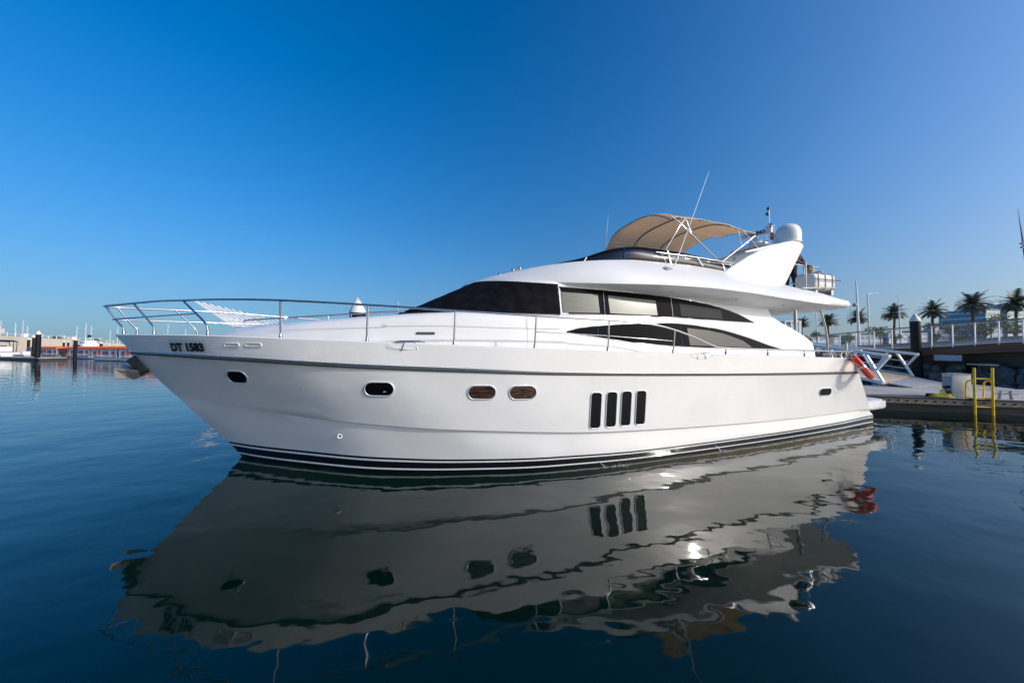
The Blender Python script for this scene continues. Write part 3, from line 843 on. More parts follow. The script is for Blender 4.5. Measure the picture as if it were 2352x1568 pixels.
for side in (1, -1):
    w_ = MB(); w_.tube([(11.4, side * 2.79, 2.68), (9.8, side * 2.82, 2.62), (8.13, side * 2.82, 2.52)], .008, 6); w_.build("guard_wire", M['chrome'], rail, smooth=60)

# ---- cleats in their scalloped recesses
for side in (1, -1):
    for x in (13.69, 7.41):
        c_ = MB(); y = side * (sheer_y(x) + .0); z = sheer_z(x) - .01
        c_.tube([(x + .26, y - side * .02, z + .045), (x + .15, y - side * .02, z + .055), (x - .15, y - side * .02, z + .055), (x - .26, y - side * .02, z + .045)], [.008, .018, .018, .008], 8)
        for dx in (.08, -.08): c_.tube([(x + dx * 1.5, y - side * .0, z - .085), (x + dx, y - side * .02, z + .05)], [.022, .014], 8)
        c_.build("cleat", M['chrome'], yacht, smooth=50)
        r_ = MB()
        arc = [(x + .33 * cos(a), y + side * .004, sheer_z(x + .33 * cos(a)) - .002 - .085 * sin(a)) for a in [pi * k / 14 for k in range(15)]]
        r_.tube(arc, .006, 5); r_.build("cleat_recess", M['gelmatt'], yacht, smooth=60)

# ---- anchor on the stem
an = MB()
an.rbox((18.93, 0, 2.02), (.2, .13, .4), .04, 0, Matrix.Rotation(radians(38), 3, 'Y'))
an.tube([(18.95, 0, 2.2), (19.05, 0, 1.86)], .045, 8, 0)
anchor = an.build("anchor", mat("anchor_iron", (.03, .026, .024), .5), yacht)
an = MB()
def plough(a, b_, c_, d_, th=.02):
    n_ = (Vector(b_) - Vector(a)).cross(Vector(c_) - Vector(a)).normalized() * th
    vs = [Vector(p) for p in (a, b_, c_, d_)]
    an.add([v + n_ for v in vs] + [v - n_ for v in vs], [(0, 1, 2, 3), (7, 6, 5, 4), (0, 4, 5, 1), (1, 5, 6, 2), (2, 6, 7, 3), (3, 7, 4, 0)])
for s_ in (1, -1):
    plough((18.78, 0, 1.86), (19.03, 0, 1.745), (19.2, s_ * .17, 1.80), (19.2, s_ * .2, 1.97))
    plough((18.78, 0, 1.865), (19.2, s_ * .2, 1.975), (19.26, s_ * .11, 2.02), (19.12, 0, 1.93))
an.build("fluke", mat("galvanised", (.24, .25, .26), .45, metal=.5), anchor, smooth=0)
bk = MB(); bk.rbox((19.1, .12, 2.6), (.14, .05, .07), .015); bk.rbox((19.1, -.12, 2.6), (.14, .05, .07), .015); bk.build("bow_fairlead", M['chrome'], yacht)

# ---- cockpit fittings
c_ = MB(); c_.tube([(2.93, 2.0, 3.47), (2.94, 2.02, 2.1)], .042, 12); c_.build("cockpit_post", M['chrome'], yacht, smooth=60)
c_ = MB(); c_.tube(smooth_path([(1.86, 2.0, 3.55), (1.68, 2.0, 3.15), (1.56, 2.0, 2.7), (1.52, 2.0, 2.05)], 6), .028, 10); c_.build("cockpit_post", M['chrome'], yacht, smooth=60)
c_ = MB(); c_.tube([(2.9, -2.0, 3.47), (2.92, -2.02, 2.1)], .042, 12); c_.build("cockpit_post", M['chrome'], yacht, smooth=60)
c_ = MB(); c_.tube([(3.0, .95, 3.5), (2.6, 1.0, 3.33), (1.44, 1.0, 2.82), (1.4, 1.0, 2.6)], .018, 8); c_.tube([(2.6, 1.0, 3.25), (1.5, 1.0, 2.76)], .012, 8); c_.tube([(2.55, 1, 3.4), (2.55, 1, 2.2)], .012, 6)
c_.build("stair_rail", M['chrome'], yacht, smooth=60)
c_ = MB(); c_.rbox((2.05, 2.25, 2.13), (.66, .2, .17), .03); c_.build("dark_cockpit_box", M['darkgrey'], yacht)  # dark box added in place of the cockpit's dark interior
c_ = MB(); c_.lathe((1.62, 2.33, 2.04), [(.09, 0), (.07, .05), (.05, .1), (.08, .2), (.08, .23)], 14); c_.tube([(1.25, 2.3, 2.34), (1.25, 2.3, 2.06)], .02, 8); c_.tube([(1.25, 2.3, 2.5), (1.25, 2.3, 2.3)], .035, 8)
c_.build("mooring_winch", M['chrome'], yacht, smooth=50)
# rail round the aft end of the flybridge
r_ = MB()
fr = [(3.05, 2.28, 4.06), (2.35, 2.34, 4.10), (1.62, 2.32, 4.12)]
r_.tube(fr, .016, 8)
r_.tube(smooth_path([(2.95, 1.85, 4.86), (2.3, 1.86, 4.86), (1.62, 1.86, 4.84)], 4), .018, 8)
for x, y, z0, z1 in ((2.62, 2.1, 3.88, 4.88), (2.3, 1.86, 3.85, 4.86), (1.55, 1.9, 3.74, 4.72), (1.55, -1.9, 3.74, 4.72)): r_.tube([(x, y, z0), (x, y, z1)], .018, 8)
r_.tube([(1.55, 1.9, 4.72), (1.55, -1.9, 4.72)], .018, 8); r_.tube([(1.55, 1.9, 4.4), (1.55, -1.9, 4.4)], .012, 6); r_.tube([(1.55, 1.9, 4.1), (1.55, -1.9, 4.1)], .012, 6)
r_.build("aft_rail", M['chrome'], yacht, smooth=60)
b_ = MB(); b_.rbox((2.6, .6, 4.05), (.6, 1.2, .42), .05); b_.build("locker", M['gelmatt'], yacht)

def yw(p): return YM @ Vector(p)
# ---- things carried by the yacht (each lifts off, so each stands alone)
raft = thing("life_raft", yw((1.86, 1.88, 3.98)), "white life raft canister strapped on the aft end of the flybridge", "life raft", rz=pi + YA)
b_ = MB(); b_.rbox((0, 0, .36), (.98, .56, .48), .11, seg=4); b_.rbox((0, 0, .36), (1.0, .585, .03), .012); b_.build("canister", M['gel'], raft, smooth=50)
for x in (-.3, .02, .33):
    s_ = MB(); pr = [(x, y * 1.02, .36 + z * 1.02) for y, z in rrect(.575, .495, .11)]; s_.tube(pr, .011, 6, closed=True); s_.build("strap", mat("strap_rust", (.3, .22, .17), .7), raft, smooth=60)
s_ = MB()
for y in (.33, -.33): s_.tube([(-.6, y, .4), (.6, y, .4)], .014, 6)
for x in (-.35, .35):
    s_.box((x, 0, .045), (.08, .5, .13))
s_.build("cradle", M['chrome'], raft, smooth=60)

ring_c = Vector((1.72, 2.88, 1.84))
buoy = thing("life_ring", yw(ring_c), "orange life ring with silver bands hanging off the yacht's stern corner", "life ring", rz=pi + YA)
RU, RV = Vector((-.8, 0, -.6)), Vector((.9, .43, .05)).normalized()    # the ring's plane, leaning against the stern quarter
RV = (RV - RU * RV.dot(RU)).normalized()
def rp_(a, r=.285): return RU * (r * cos(a)) + RV * (r * sin(a))
b_ = MB(); b_.tube([rp_(2 * pi * k / 40) for k in range(40)], .085, 14, closed=True); b_.build("ring", M['orange'], buoy, smooth=60)
for a0 in (.78, 2.36, 3.93, 5.5):
    s_ = MB(); s_.tube([rp_(a0 - .09 + .03 * k) for k in range(7)], .088, 14); s_.build("band", M['silver'], buoy, smooth=60)
s_ = MB()
for q in range(4):
    a0 = .78 + q * pi / 2
    s_.tube([rp_(a0 + pi / 2 * k / 10, .385 + .05 * sin(pi * k / 10)) - Vector((0, 0, .10 * sin(pi * k / 10) * (q in (1, 2)))) for k in range(11)], .007, 6)
s_.tube([rp_(pi, .37), (.36, -.25, .3), (.38, -.5, .42)], .01, 6)
s_.build("grab_line", M['cream'], buoy, smooth=60)

fl = thing("flag", yw((2.46, 1.0, 5.55)), "small red and green flag drooping beside the white satellite dome", "flag", rz=pi + YA)
b_ = MB(); rows = []
for i in range(13):
    t = i / 12; rows.append([Vector((-.01 - (.02 + .16 * t) * k / 6 + .012 * sin(k * 2 + i * .5), .03 * sin(k * 1.9 + i * .35), .86 - .52 * t)) for k in range(7)])
b_.grid(rows, [0] * 12)
b_.m = [1 if (q % 6) >= 4 and q > 18 else 0 for q in range(len(b_.f))]
b_.build("cloth", [M['red'], M['green']], fl, smooth=60)
b_ = MB(); b_.tube([(0, 0, 0), (0, 0, .9)], .008, 8); b_.build("staff", M['chrome'], fl, smooth=60)

# ---- the deckhand
def skin_mesh(name, joints, edges, mats, parent, sub=2):
    me = bpy.data.meshes.new(name); me.from_pydata([j[0] for j in joints], edges, [])
    o = bpy.data.objects.new(name, me); COL.objects.link(o); o.parent = parent
    sk = o.modifiers.new("skin", 'SKIN'); sk.use_smooth_shade = True
    for i, j in enumerate(joints):
        r = j[1]; me.skin_vertices[0].data[i].radius = (r, r) if not isinstance(r, tuple) else r
    me.skin_vertices[0].data[0].use_root = True
    ss = o.modifiers.new("smooth", 'SUBSURF'); ss.levels = sub; ss.render_levels = sub
    bpy.context.view_layer.update()
    ev = bpy.data.meshes.new_from_object(o.evaluated_get(bpy.context.evaluated_depsgraph_get()))
    o.modifiers.clear(); o.data = ev; ev.materials.clear()
    for m_ in mats: ev.materials.append(m_)
    ev.shade_smooth()
    return o
man = thing("person", yw((2.14, 1.38, 3.9)), "person in navy shirt and dark trousers bending over the aft flybridge rail", "person", rz=pi + YA)
J = [((0, 0, .88), .15),            # 0 pelvis
     ((-.02, .03, 1.05), .145), ((-.02, .1, 1.22), .16), ((.02, .18, 1.36), .14),   # spine
     ((.14, .26, 1.38), .06), ((.24, .31, 1.40), .07), ((.32, .34, 1.44), .095), ((.35, .35, 1.50), .08),        # neck, head
     ((.0, .1, .84), .095), ((.02, .16, .47), .065), ((.0, .1, .09), .045), ((.02, .26, .05), .04),  # port leg
     ((.0, -.1, .84), .095), ((.06, -.06, .47), .065), ((.05, -.12, .09), .045), ((.08, .05, .05), .04),
     ((-.18, .14, 1.33), .078), ((-.40, .16, 1.12), .052), ((-.28, .33, .97), .037), ((-.25, .38, .93), .033),          # aft arm
     ((.2, .16, 1.34), .07), ((.28, .34, 1.12), .048), ((.12, .5, .98), .036), ((.07, .53, .95), .033)]
E_ = [(0, 1), (1, 2), (2, 3), (3, 4), (4, 5), (5, 6), (6, 7), (0, 8), (8, 9), (9, 10), (10, 11), (0, 12), (12, 13), (13, 14), (14, 15), (3, 16), (16, 17), (17, 18), (18, 19), (3, 20), (20, 21), (21, 22), (22, 23)]
body = skin_mesh("body", J, E_, [M['skin'], M['navy'], M['trouser'], M['black']], man)
for p in body.data.polygons:
    c = p.center
    if c.z < .1: p.material_index = 3
    elif c.z < 1.01 and c.x > -.2 and c.y < .27: p.material_index = 2
    elif c.z > 1.0 and c.y < .36 and c.x > -.26 and c.x < .19: p.material_index = 1
    elif c.z > 1.13 and c.x < -.1: p.material_index = 1
    elif c.z > 1.22 and c.x > .14 and c.z < 1.42 and c.y < .28: p.material_index = 1
def hand(base, d, parent):
    d = Vector(d).normalized(); s_ = d.cross(Vector((0, 0, 1))).normalized(); dn = Vector((0, 0, -1)); b0 = Vector(base)
    for k in range(4):
        o_ = s_ * ((k - 1.5) * .02); L_ = (.075, .085, .08, .062)[k]
        yield [b0 + o_ * .6, b0 + o_ + d * .06, b0 + o_ + d * (.06 + L_ * .5) + dn * .015, b0 + o_ + d * (.06 + L_ * .7) + dn * .05, b0 + o_ + d * (.05 + L_ * .5) + dn * .07], [.016, .013, .0105, .0095, .008]
    yield [b0 + s_ * .02, b0 + s_ * .045 + d * .035 + dn * .01, b0 + s_ * .04 + d * .07 + dn * .035], [.014, .012, .009]
hb_ = MB()
for base, d in (((-.25, .38, .93), (.1, .6, -.25)), ((.07, .53, .95), (-.5, .5, -.2))):
    for pts, rr in hand(base, d, man): hb_.tube(pts, rr, 8)
    hb_.lathe(Vector(base) + Vector(d).normalized() * .035, [(.012, -.02), (.034, -.015), (.038, 0), (.034, .015), (.012, .02)], 10)
hb_.build("hands", M['skin'], body, smooth=60)
h_ = MB(); h_.lathe((.34, .345, 1.45), [(.1, .0), (.112, .04), (.105, .09), (.07, .13), (0, .145)], 16, 0, Matrix.Rotation(radians(-25), 3, 'X')); h_.build("hair", M['hair'], man, smooth=60)
fc = MB(); fx_ = Vector((.35, .445, 1.455)); fc.lathe(fx_, [(.018, -.03), (.016, 0), (.006, .025)], 8)
for dx in (-.035, .035): fc.lathe((.35 + dx, .435, 1.48), [(.0, -.01), (.012, 0), (.0, .01)], 8)
fc.build("face_features", M['skin'], man, smooth=60)
cl = thing("cleaning_cloth", yw((1.9, 1.8, 4.56)), "yellowish cloth bunched in the deckhand's hand on the rail", "cloth", rz=pi + YA)
b_ = MB(); rows = []
for i in range(9):
    z = .26 - .045 * i; r = .09 + .035 * sin(i * 1.1) + .02 * i / 8
    rows.append([Vector(((r + .025 * sin(k * 2.3 + i)) * cos(2 * pi * k / 14), (r * .6 + .02 * cos(k * 1.7 + i * 2)) * sin(2 * pi * k / 14), z)) for k in range(14)])
b_.grid(rows, closed=True); b_.add(rows[0], [tuple(range(14))]); b_.add(rows[-1], [tuple(range(14))]); b_.build("bunched_cloth", M['khaki'], cl, smooth=70)

# discharge water aft; the forward white droplets stand in for a glint
foam = mat("foam", (.75, .78, .8), .4)  # white of the splash and of the glint droplets
for k, (x, y0, z0) in enumerate(((10.0, 2.86, .06), (6.95, 2.80, .13))):
    j = MB(); rnd = random.Random(k)
    pts = [Vector((x, y0 - .05, z0)), Vector((x, y0 + .08, z0 - .03)), Vector((x + .01, y0 + .16, .02))]
    j.tube(smooth_path(pts, 5), .006, 6)
    for q in range(22 if k else 40):
        a, r = rnd.uniform(0, 2 * pi), abs(rnd.gauss(0, .13))
        dx = rnd.uniform(-1.2, .1) * (.5 if k == 0 else .25)
        j.lathe((x + r * cos(a) + dx, y0 + .15 + r * sin(a) * .6, rnd.uniform(0.0, .05) * (r < .12)), [(.0, -.006), (rnd.uniform(.003, .009), 0), (0, .006)], 6)
    o = j.build("splash_or_glint", foam, None, smooth=60)
    o.location = yacht.location; o.rotation_euler = yacht.rotation_euler
    tag(o, ("white droplets standing in for a glint on the black boot stripe below the engine vents", "little spout of cooling water splashing at the waterline aft of the engine vents")[k], "splash", kind="stuff")
#==BACKGROUND==

# ================================================================== MARINA ON THE RIGHT
def poly_slab(mb, pts, z0, z1, mi=0):
    mb.prism(pts, lambda p, t: (p[0], p[1], t), z0, z1, mi)
PE0, PE1 = Vector((12.9, 12.88, 0)), Vector((22.5, 10.0, 0))
ED = (PE1 - PE0).normalized(); EN = Vector((ED.y, -ED.x, 0))      # along the edge, and out over the water
if EN.y > 0: EN = -EN
pon = thing("floating_pontoon", (17, 13, 0), "concrete decked floating pontoon with timber edge behind the yacht's stern", "pontoon")
def rel(o, ps):
    return [(Vector(p) - o.location) for p in ps]
def lbuild(mb, name, m, parent, smooth=35):
    """Meshes written in world coordinates, kept relative to their parent thing."""
    mb.v = [tuple(Vector(p) - parent.matrix_basis.translation) for p in mb.v]
    return mb.build(name, m, parent, smooth=smooth)
b = MB(); poly_slab(b, [(12.9, 12.88), (22.5, 10.0), (24.6, 14.1), (14.3, 15.65)], .44, .54)
poly_slab(b, [(15.2, 15.54), (22.0, 14.51), (23.3, 17.3), (16.5, 18.6)], .45, .55)
lbuild(b, "deck", M['concrete'], pon)
b = MB(); b.beam(PE0 + EN * .03 + Vector((0, 0, .40)), PE1 + EN * .03 + Vector((0, 0, .40)), .06, .2)
b.beam(Vector((12.87, 12.9, .4)), Vector((14.2, 15.6, .4)), .06, .2)
lbuild(b, "timber_edge", M['timber'], pon)
b = MB(); b.beam(PE0 + EN * .045 + Vector((0, 0, .515)), PE1 + EN * .045 + Vector((0, 0, .515)), .07, .05); lbuild(b, "rubber_strip", M['rubber'], pon)
b = MB(); poly_slab(b, [(13.0, 13.0), (22.5, 10.15), (24.4, 13.9), (14.4, 15.5)], -.6, .28); poly_slab(b, [(15.3, 15.7), (21.9, 14.6), (23.2, 17.2), (16.6, 18.4)], -.6, .3)
lbuild(b, "float", M['darktimber'], pon)
nb = 0
for k in range(2, 38):
    p = PE0 + ED * (.26 * k + .02) + EN * .065 + Vector((0, 0, .40))
    if p.x > 20: break
    b = MB(); b.tube([p - EN * .01, p + EN * .025], .028, 10); lbuild(b, "edge_bolt", M['black'], pon)

# yellow ladder
lad = thing("dock_ladder", (16.6, 11.72, 0), "yellow steel ladder on the pontoon edge with rungs going down into the water", "ladder")
lc = PE0 + ED * ((Vector((16.6, 11.78, 0)) - PE0).dot(ED))
for s_ in (-1, 1):
    p = lc + ED * .235 * s_ + EN * .13
    b = MB(); b.tube([p + Vector((0, 0, -.9)), p + Vector((0, 0, 1.66))], .034, 12); lbuild(b, "stile", M['yellow'], lad)
    q = [p + Vector((0, 0, 1.12)), p - EN * .12 + Vector((0, 0, 1.2)), p - EN * .26 + Vector((0, 0, 1.12)), p - EN * .3 + Vector((0, 0, .9)), p - EN * .3 + Vector((0, 0, .62)), p - EN * .24 + Vector((0, 0, .565)), p + Vector((0, 0, .565))]
    b = MB(); b.tube(smooth_path([tuple(v) for v in q], 5), .022, 8); lbuild(b, "hand_loop", M['yellow'], lad, 60)
for z in (1.27, .94, .61, .28, -.05):
    b = MB(); b.tube([lc - ED * .235 + EN * .13 + Vector((0, 0, z)), lc + ED * .235 + EN * .13 + Vector((0, 0, z))], .02, 8); lbuild(b, "rung", M['yellow'], lad, 60)

# service pedestal and its cables
ER = Matrix.Rotation(math.atan2(ED.y, ED.x), 3, 'Z')
pc = Vector((16.46, 12.28, .54))
ped2 = thing("service_pedestal", pc, "cream white boxy power pedestal beside the yellow ladder", "pedestal")
b = MB(); b.rbox((0, 0, .43), (.52, .4, .84), .02, 0, ER); b.build("cabinet", vary(mat("pedestal_cream", (.66, .62, .55), .55), (.58, .54, .47), (.7, .66, .6), 3), ped2)
b = MB(); b.box(ER @ Vector((-.273, 0, .46)), (.02, .34, .6), 0, ER); b.box(ER @ Vector((0, 0, .86)), (.54, .42, .02), 0, ER); b.build("side_panel", M['grey'], ped2)
b = MB(); b.tube([ER @ Vector((-.28, -.1, .38)), ER @ Vector((-.42, -.1, .36))], .05, 10); b.tube([ER @ Vector((-.28, -.12, .2)), ER @ Vector((-.36, -.14, .18))], .04, 10); b.build("socket", M['black'], ped2)
cb = MB()
cb.tube(smooth_path([(16.06, 12.28, .9), (15.97, 12.2, .8), (15.99, 12.15, .6), (15.9, 12.12, .57), (15.6, 12.22, .56), (15.0, 12.36, .56), (14.3, 12.56, .56), (13.4, 12.9, .56)], 6), .016, 6)
cb.tube(smooth_path([(16.1, 12.24, .72), (16.05, 12.12, .68), (16.0, 12.1, .6), (15.9, 12.16, .57)], 6), .013, 6)
tag(cb.build("power_cable", M['black'], None, smooth=60), "black power cable trailing along the pontoon edge from the pedestal", "cable")
rp2 = MB(); rnd = random.Random(5)
for q in range(9):
    c = Vector((15.8 + rnd.uniform(-.09, .09), 12.2 + rnd.uniform(-.05, .05), .565 + q * .012))
    rr = rnd.uniform(.16, .3)
    rp2.tube([c + Vector((rr * 1.25 * cos(a), rr * .55 * sin(a), .012 * sin(3 * a + q))) for a in [2 * pi * k / 22 for k in range(22)]], .014, 6, closed=True)
rp2.tube(smooth_path([(15.72, 12.2, .62), (15.78, 12.2, .82), (15.82, 12.2, .68), (15.86, 12.2, .86), (15.93, 12.2, .62)], 6), .014, 6)
tag(rp2.build("mooring_rope", M['yellowrope'], None, smooth=60), "tangled heap of yellow mooring rope on the pontoon edge", "rope")
bt = MB(); bt.rbox((15.45, 12.26, .59), (.2, .14, .1), .02); bt.rbox((15.45, 12.26, .66), (.27, .07, .05), .02)
tag(bt.build("black_bitt", M['black'], None), "small black mooring bitt beside the yellow rope heap", "bitt")
cl2 = thing("dock_cleat", (17.45, 11.73, .54), "grey steel mooring cleat standing on two legs right of the yellow ladder", "cleat")
for s_ in (-1, 1):
    b = MB(); b.tube([ER @ Vector((.13 * s_ * 1.25, 0, 0)), ER @ Vector((.13 * s_, 0, .2)), ER @ Vector((.13 * s_, 0, .3))], [.045, .036, .04], 10); b.lathe(ER @ Vector((.16 * s_, 0, 0)), [(.07, 0), (.065, .015)], 12); b.build("leg", M['grey'], cl2)
b = MB(); b.tube([ER @ Vector((-.31, 0, .2)), ER @ Vector((.31, 0, .2))], .03, 10); b.build("crossbar", M['grey'], cl2)

# gangway
gw = thing("gangway", (20, 21, .7), "white steel truss gangway with boarded floor coming down onto the pontoon", "gangway")
N0, F0 = Vector((17.4, 15.5, .72)), Vector((23.0, 19.0, .72)); GD = Vector((-.05, 1, 0)); GL = 12.0
def gpt(base, s, h=0, sl=.135): return base + GD * s + Vector((0, 0, sl * s + h))
for base, sl, lean in ((N0, .14, 0), (F0, .115, 0)):
    t_ = bpy.data.objects.new("truss", None); COL.objects.link(t_); t_.parent = gw
    def add_bar(name, a, c, w_):
        m_ = MB(); m_.beam(a, c, w_, w_); m_.v = [tuple(Vector(p) - gw.location) for p in m_.v]
        return m_.build(name, M['white'], t_, smooth=0)
    H = 1.28
    add_bar("top_chord", gpt(base, -.25, H, sl), gpt(base, GL, H, sl), .13)
    add_bar("bottom_chord", gpt(base, 0, .0, sl), gpt(base, GL, .0, sl), .15)
    for s in range(0, 12, 2):
        add_bar("diagonal", gpt(base, s + .05, .06, sl), gpt(base, s + .75, H - .06, sl), .09)
        add_bar("diagonal", gpt(base, s + 1.9, .06, sl), gpt(base, s + 1.2, H - .06, sl), .09)
    add_bar("diagonal", gpt(base, .28, .55, sl), gpt(base, -.2, H - .05, sl), .09)
    for h in (.38, .8): add_bar("mid_rail", gpt(base, .25, h, sl), gpt(base, GL, h, sl), .035)
b = MB(); b.add([gpt(N0, 0, .03, .14), gpt(F0, 0, .03, .115), gpt(F0, GL, .03, .115), gpt(N0, GL, .03, .14), gpt(N0, 0, -.1, .14), gpt(F0, 0, -.1, .115), gpt(F0, GL, -.1, .115), gpt(N0, GL, -.1, .14)], [(0, 1, 2, 3), (7, 6, 5, 4), (0, 4, 5, 1), (1, 5, 6, 2), (2, 6, 7, 3), (3, 7, 4, 0)])
lbuild(b, "floor_boards", M['rampwood'], gw, 0)
b = MB(); q = [N0 + Vector((.1, -.06, .0)), F0 + Vector((-.1, -.1, .0)), Vector((21.8, 16.75, .575)), Vector((18.05, 14.95, .575))]
b.add(q + [p - Vector((0, 0, .05)) for p in q], [(0, 1, 2, 3), (7, 6, 5, 4), (0, 4, 5, 1), (1, 5, 6, 2), (2, 6, 7, 3), (3, 7, 4, 0)]); lbuild(b, "ramp_plate", M['plate'], gw, 0)
b = MB(); b.box((17.7, 15.75, .6), (.9, .3, .12)); lbuild(b, "roller_block", M['grey'], gw)

def pile(loc, r, ztop, label, group, cone=.5, lean=(0, 0), cap=True, zb=-2.0):
    o = thing("mooring_pile", loc, label, "pile", group)
    b_ = MB(); b_.lathe((0, 0, 0), [(r, zb), (r, ztop - cone)], 24); b_.build("shaft", M['pile'], o, smooth=60)
    b_ = MB(); b_.lathe((0, 0, 0), [(r * 1.06, ztop - cone), (r * 1.06, ztop - cone + .05), (r * .55, ztop - cone * .42), (.0, ztop)], 24); b_.build("cone_cap", M['conewhite'], o, smooth=40)
    o.rotation_euler = (lean[0], lean[1], 0)
    return o
GP = "black mooring piles with white cone caps"
pile((24.5, 20.0, 0), .225, 4.46, "black pile with white cone cap beside the gangway under the promenade", GP, .52, (0, -.03))
p0 = pile((-7.75, 16.6, 0), .38, 4.9, "thick pile whose white cone cap shows above the yacht's foredeck", GP, .82)

# promenade: edge line (x, y, z of the deck edge, z of the handrail)
EDGE = [(28.2, 12.2, 3.05, 4.15), (26.6, 14.2, 2.88, 3.98), (25.9, 15.3, 2.78, 3.89), (25.38, 16.4, 2.68, 3.80), (25.2, 17.1, 2.63, 3.78), (25.08, 17.9, 2.56, 3.74), (25.0, 18.75, 2.48, 3.70), (24.95, 19.65, 2.41, 3.66), (24.95, 20.65, 2.36, 3.62), (25.07, 21.8, 2.30, 3.58), (25.2, 23, 2.25, 3.53), (25.5, 24.5, 2.19, 3.48), (25.8, 26, 2.15, 3.43), (26.3, 28.4, 2.12, 3.37), (26.97, 31, 2.1, 3.31)]
gr = MB()
back = [(p[0] + 400, p[1] * 3 - 12, 2.6) for p in EDGE]
mid = [(p[0] + 6, p[1] + .8, p[2] + .02) for p in EDGE]
gr.grid([[Vector(p[:3]) for p in EDGE], [Vector(p) for p in mid], [Vector(p) for p in back]])
gr.add([(26.97, 31, 2.1), (26.97, 31.2, 2.1), (22.7, 31.4, 2.1), (16.7, 27.7, 2.1), (6, 36, 2.1), (-10, 60, 2.1), (20, 330, 2.1), (427, 81, 2.6), (33, 31.8, 2.12)], [tuple(range(9))])
tag(gr.build("promenade_ground", vary(mat("paving", (.38, .31, .28), .85), (.33, .26, .23), (.42, .35, .31), 2.5), None, smooth=0), "reddish paved promenade", "promenade", kind="structure")
fa = thing("promenade_fascia", (25, 20, 0), "long curved edge beam of the promenade clad in brown timber boards", "cladding")
b = MB(); b.grid([[Vector((p[0] - .0, p[1], p[2] - .03)) for p in EDGE], [Vector((p[0] + .04, p[1], p[2] - .52)) for p in EDGE], [Vector((p[0] + 1.4, p[1] + .3, p[2] - .53)) for p in EDGE]])
lbuild(b, "boards", M['brown'], fa, 0)
b = MB(); b.grid([[Vector((p[0] - .03, p[1], p[2] - .03)) for p in EDGE], [Vector((p[0] - .03, p[1], p[2] + .03)) for p in EDGE], [Vector((p[0] + .2, p[1], p[2] + .032)) for p in EDGE]])
lbuild(b, "nosing", M['lattice'], fa, 0)
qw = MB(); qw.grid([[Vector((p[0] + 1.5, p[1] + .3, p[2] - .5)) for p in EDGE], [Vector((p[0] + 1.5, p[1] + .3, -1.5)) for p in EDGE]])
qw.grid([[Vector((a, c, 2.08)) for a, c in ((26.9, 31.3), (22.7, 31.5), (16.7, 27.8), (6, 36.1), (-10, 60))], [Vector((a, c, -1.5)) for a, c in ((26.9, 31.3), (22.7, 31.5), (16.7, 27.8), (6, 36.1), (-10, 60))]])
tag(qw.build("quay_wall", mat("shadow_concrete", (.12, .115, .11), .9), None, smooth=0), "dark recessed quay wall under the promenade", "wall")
# embankment under the promenade: sloping bank, then single boulders
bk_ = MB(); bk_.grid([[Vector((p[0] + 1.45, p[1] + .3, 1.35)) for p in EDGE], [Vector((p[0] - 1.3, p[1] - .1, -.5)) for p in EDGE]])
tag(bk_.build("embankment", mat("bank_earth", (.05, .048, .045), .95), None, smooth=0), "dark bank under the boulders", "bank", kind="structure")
def rock_mesh(seed):
    rnd_ = random.Random(seed); bm = bmesh.new(); bmesh.ops.create_icosphere(bm, subdivisions=2, radius=.36)
    ax = [Vector((rnd_.gauss(0, 1), rnd_.gauss(0, 1), rnd_.gauss(0, 1))).normalized() for _ in range(11)]; cut = [rnd_.uniform(.2, .31) for _ in ax]
    for v in bm.verts:
        for a, c in zip(ax, cut):
            d = v.co.dot(a)
            if d > c: v.co -= a * (d - c)
    me = bpy.data.meshes.new("boulder"); bm.to_mesh(me); bm.free(); me.materials.append(M['rock']); return me
RM = [rock_mesh(k) for k in range(6)]
rnd = random.Random(11)
for k in range(120):
    e = rnd.randrange(1, len(EDGE) - 4); t = rnd.random(); a, c = EDGE[e], EDGE[e + 1]
    f_ = rnd.random(); px, py = lerp(a[0], c[0], t) + lerp(1.2, -1.25, f_), lerp(a[1], c[1], t)
    o = bpy.data.objects.new("boulder", RM[k % 6]); COL.objects.link(o)
    o.location = (px, py, lerp(1.25, -.4, f_) + .08); o.rotation_euler = (rnd.uniform(0, 6), rnd.uniform(0, 6), rnd.uniform(0, 6)); q = rnd.uniform(.7, 1.45); o.scale = (q, q * rnd.uniform(.8, 1.1), q * .8)
    tag(o, "dark grey boulder on the shaded embankment under the promenade", "boulder", "boulders of the embankment under the promenade")
sg = thing("hanging_sign", (26.55, 20, 1.76), "pale grey blank panel hanging in the shade below the promenade edge", "sign")
sg.location = (25.0, 19.0, 1.76)
b = MB(); b.rbox((0, 0, 0), (.06, 1.1, .33), .012, 0, Matrix.Rotation(radians(8), 3, 'Z')); b.build("panel", M['signgrey'], sg)
b = MB(); b.beam((0.02, -.4, .16), (.02, -.4, .3), .03, .03); b.beam((.02, .4, .16), (.02, .4, .3), .03, .03); b.build("bracket", M['darkgrey'], sg)
lb = MB(); lb.rbox((25.7, 18.1, 1.42), (.12, 1.2, .09), .02)
tag(lb.build("batten", M['cream'], None), "narrow cream batten lamp fixed below the blank panel over the boulders", "lamp")

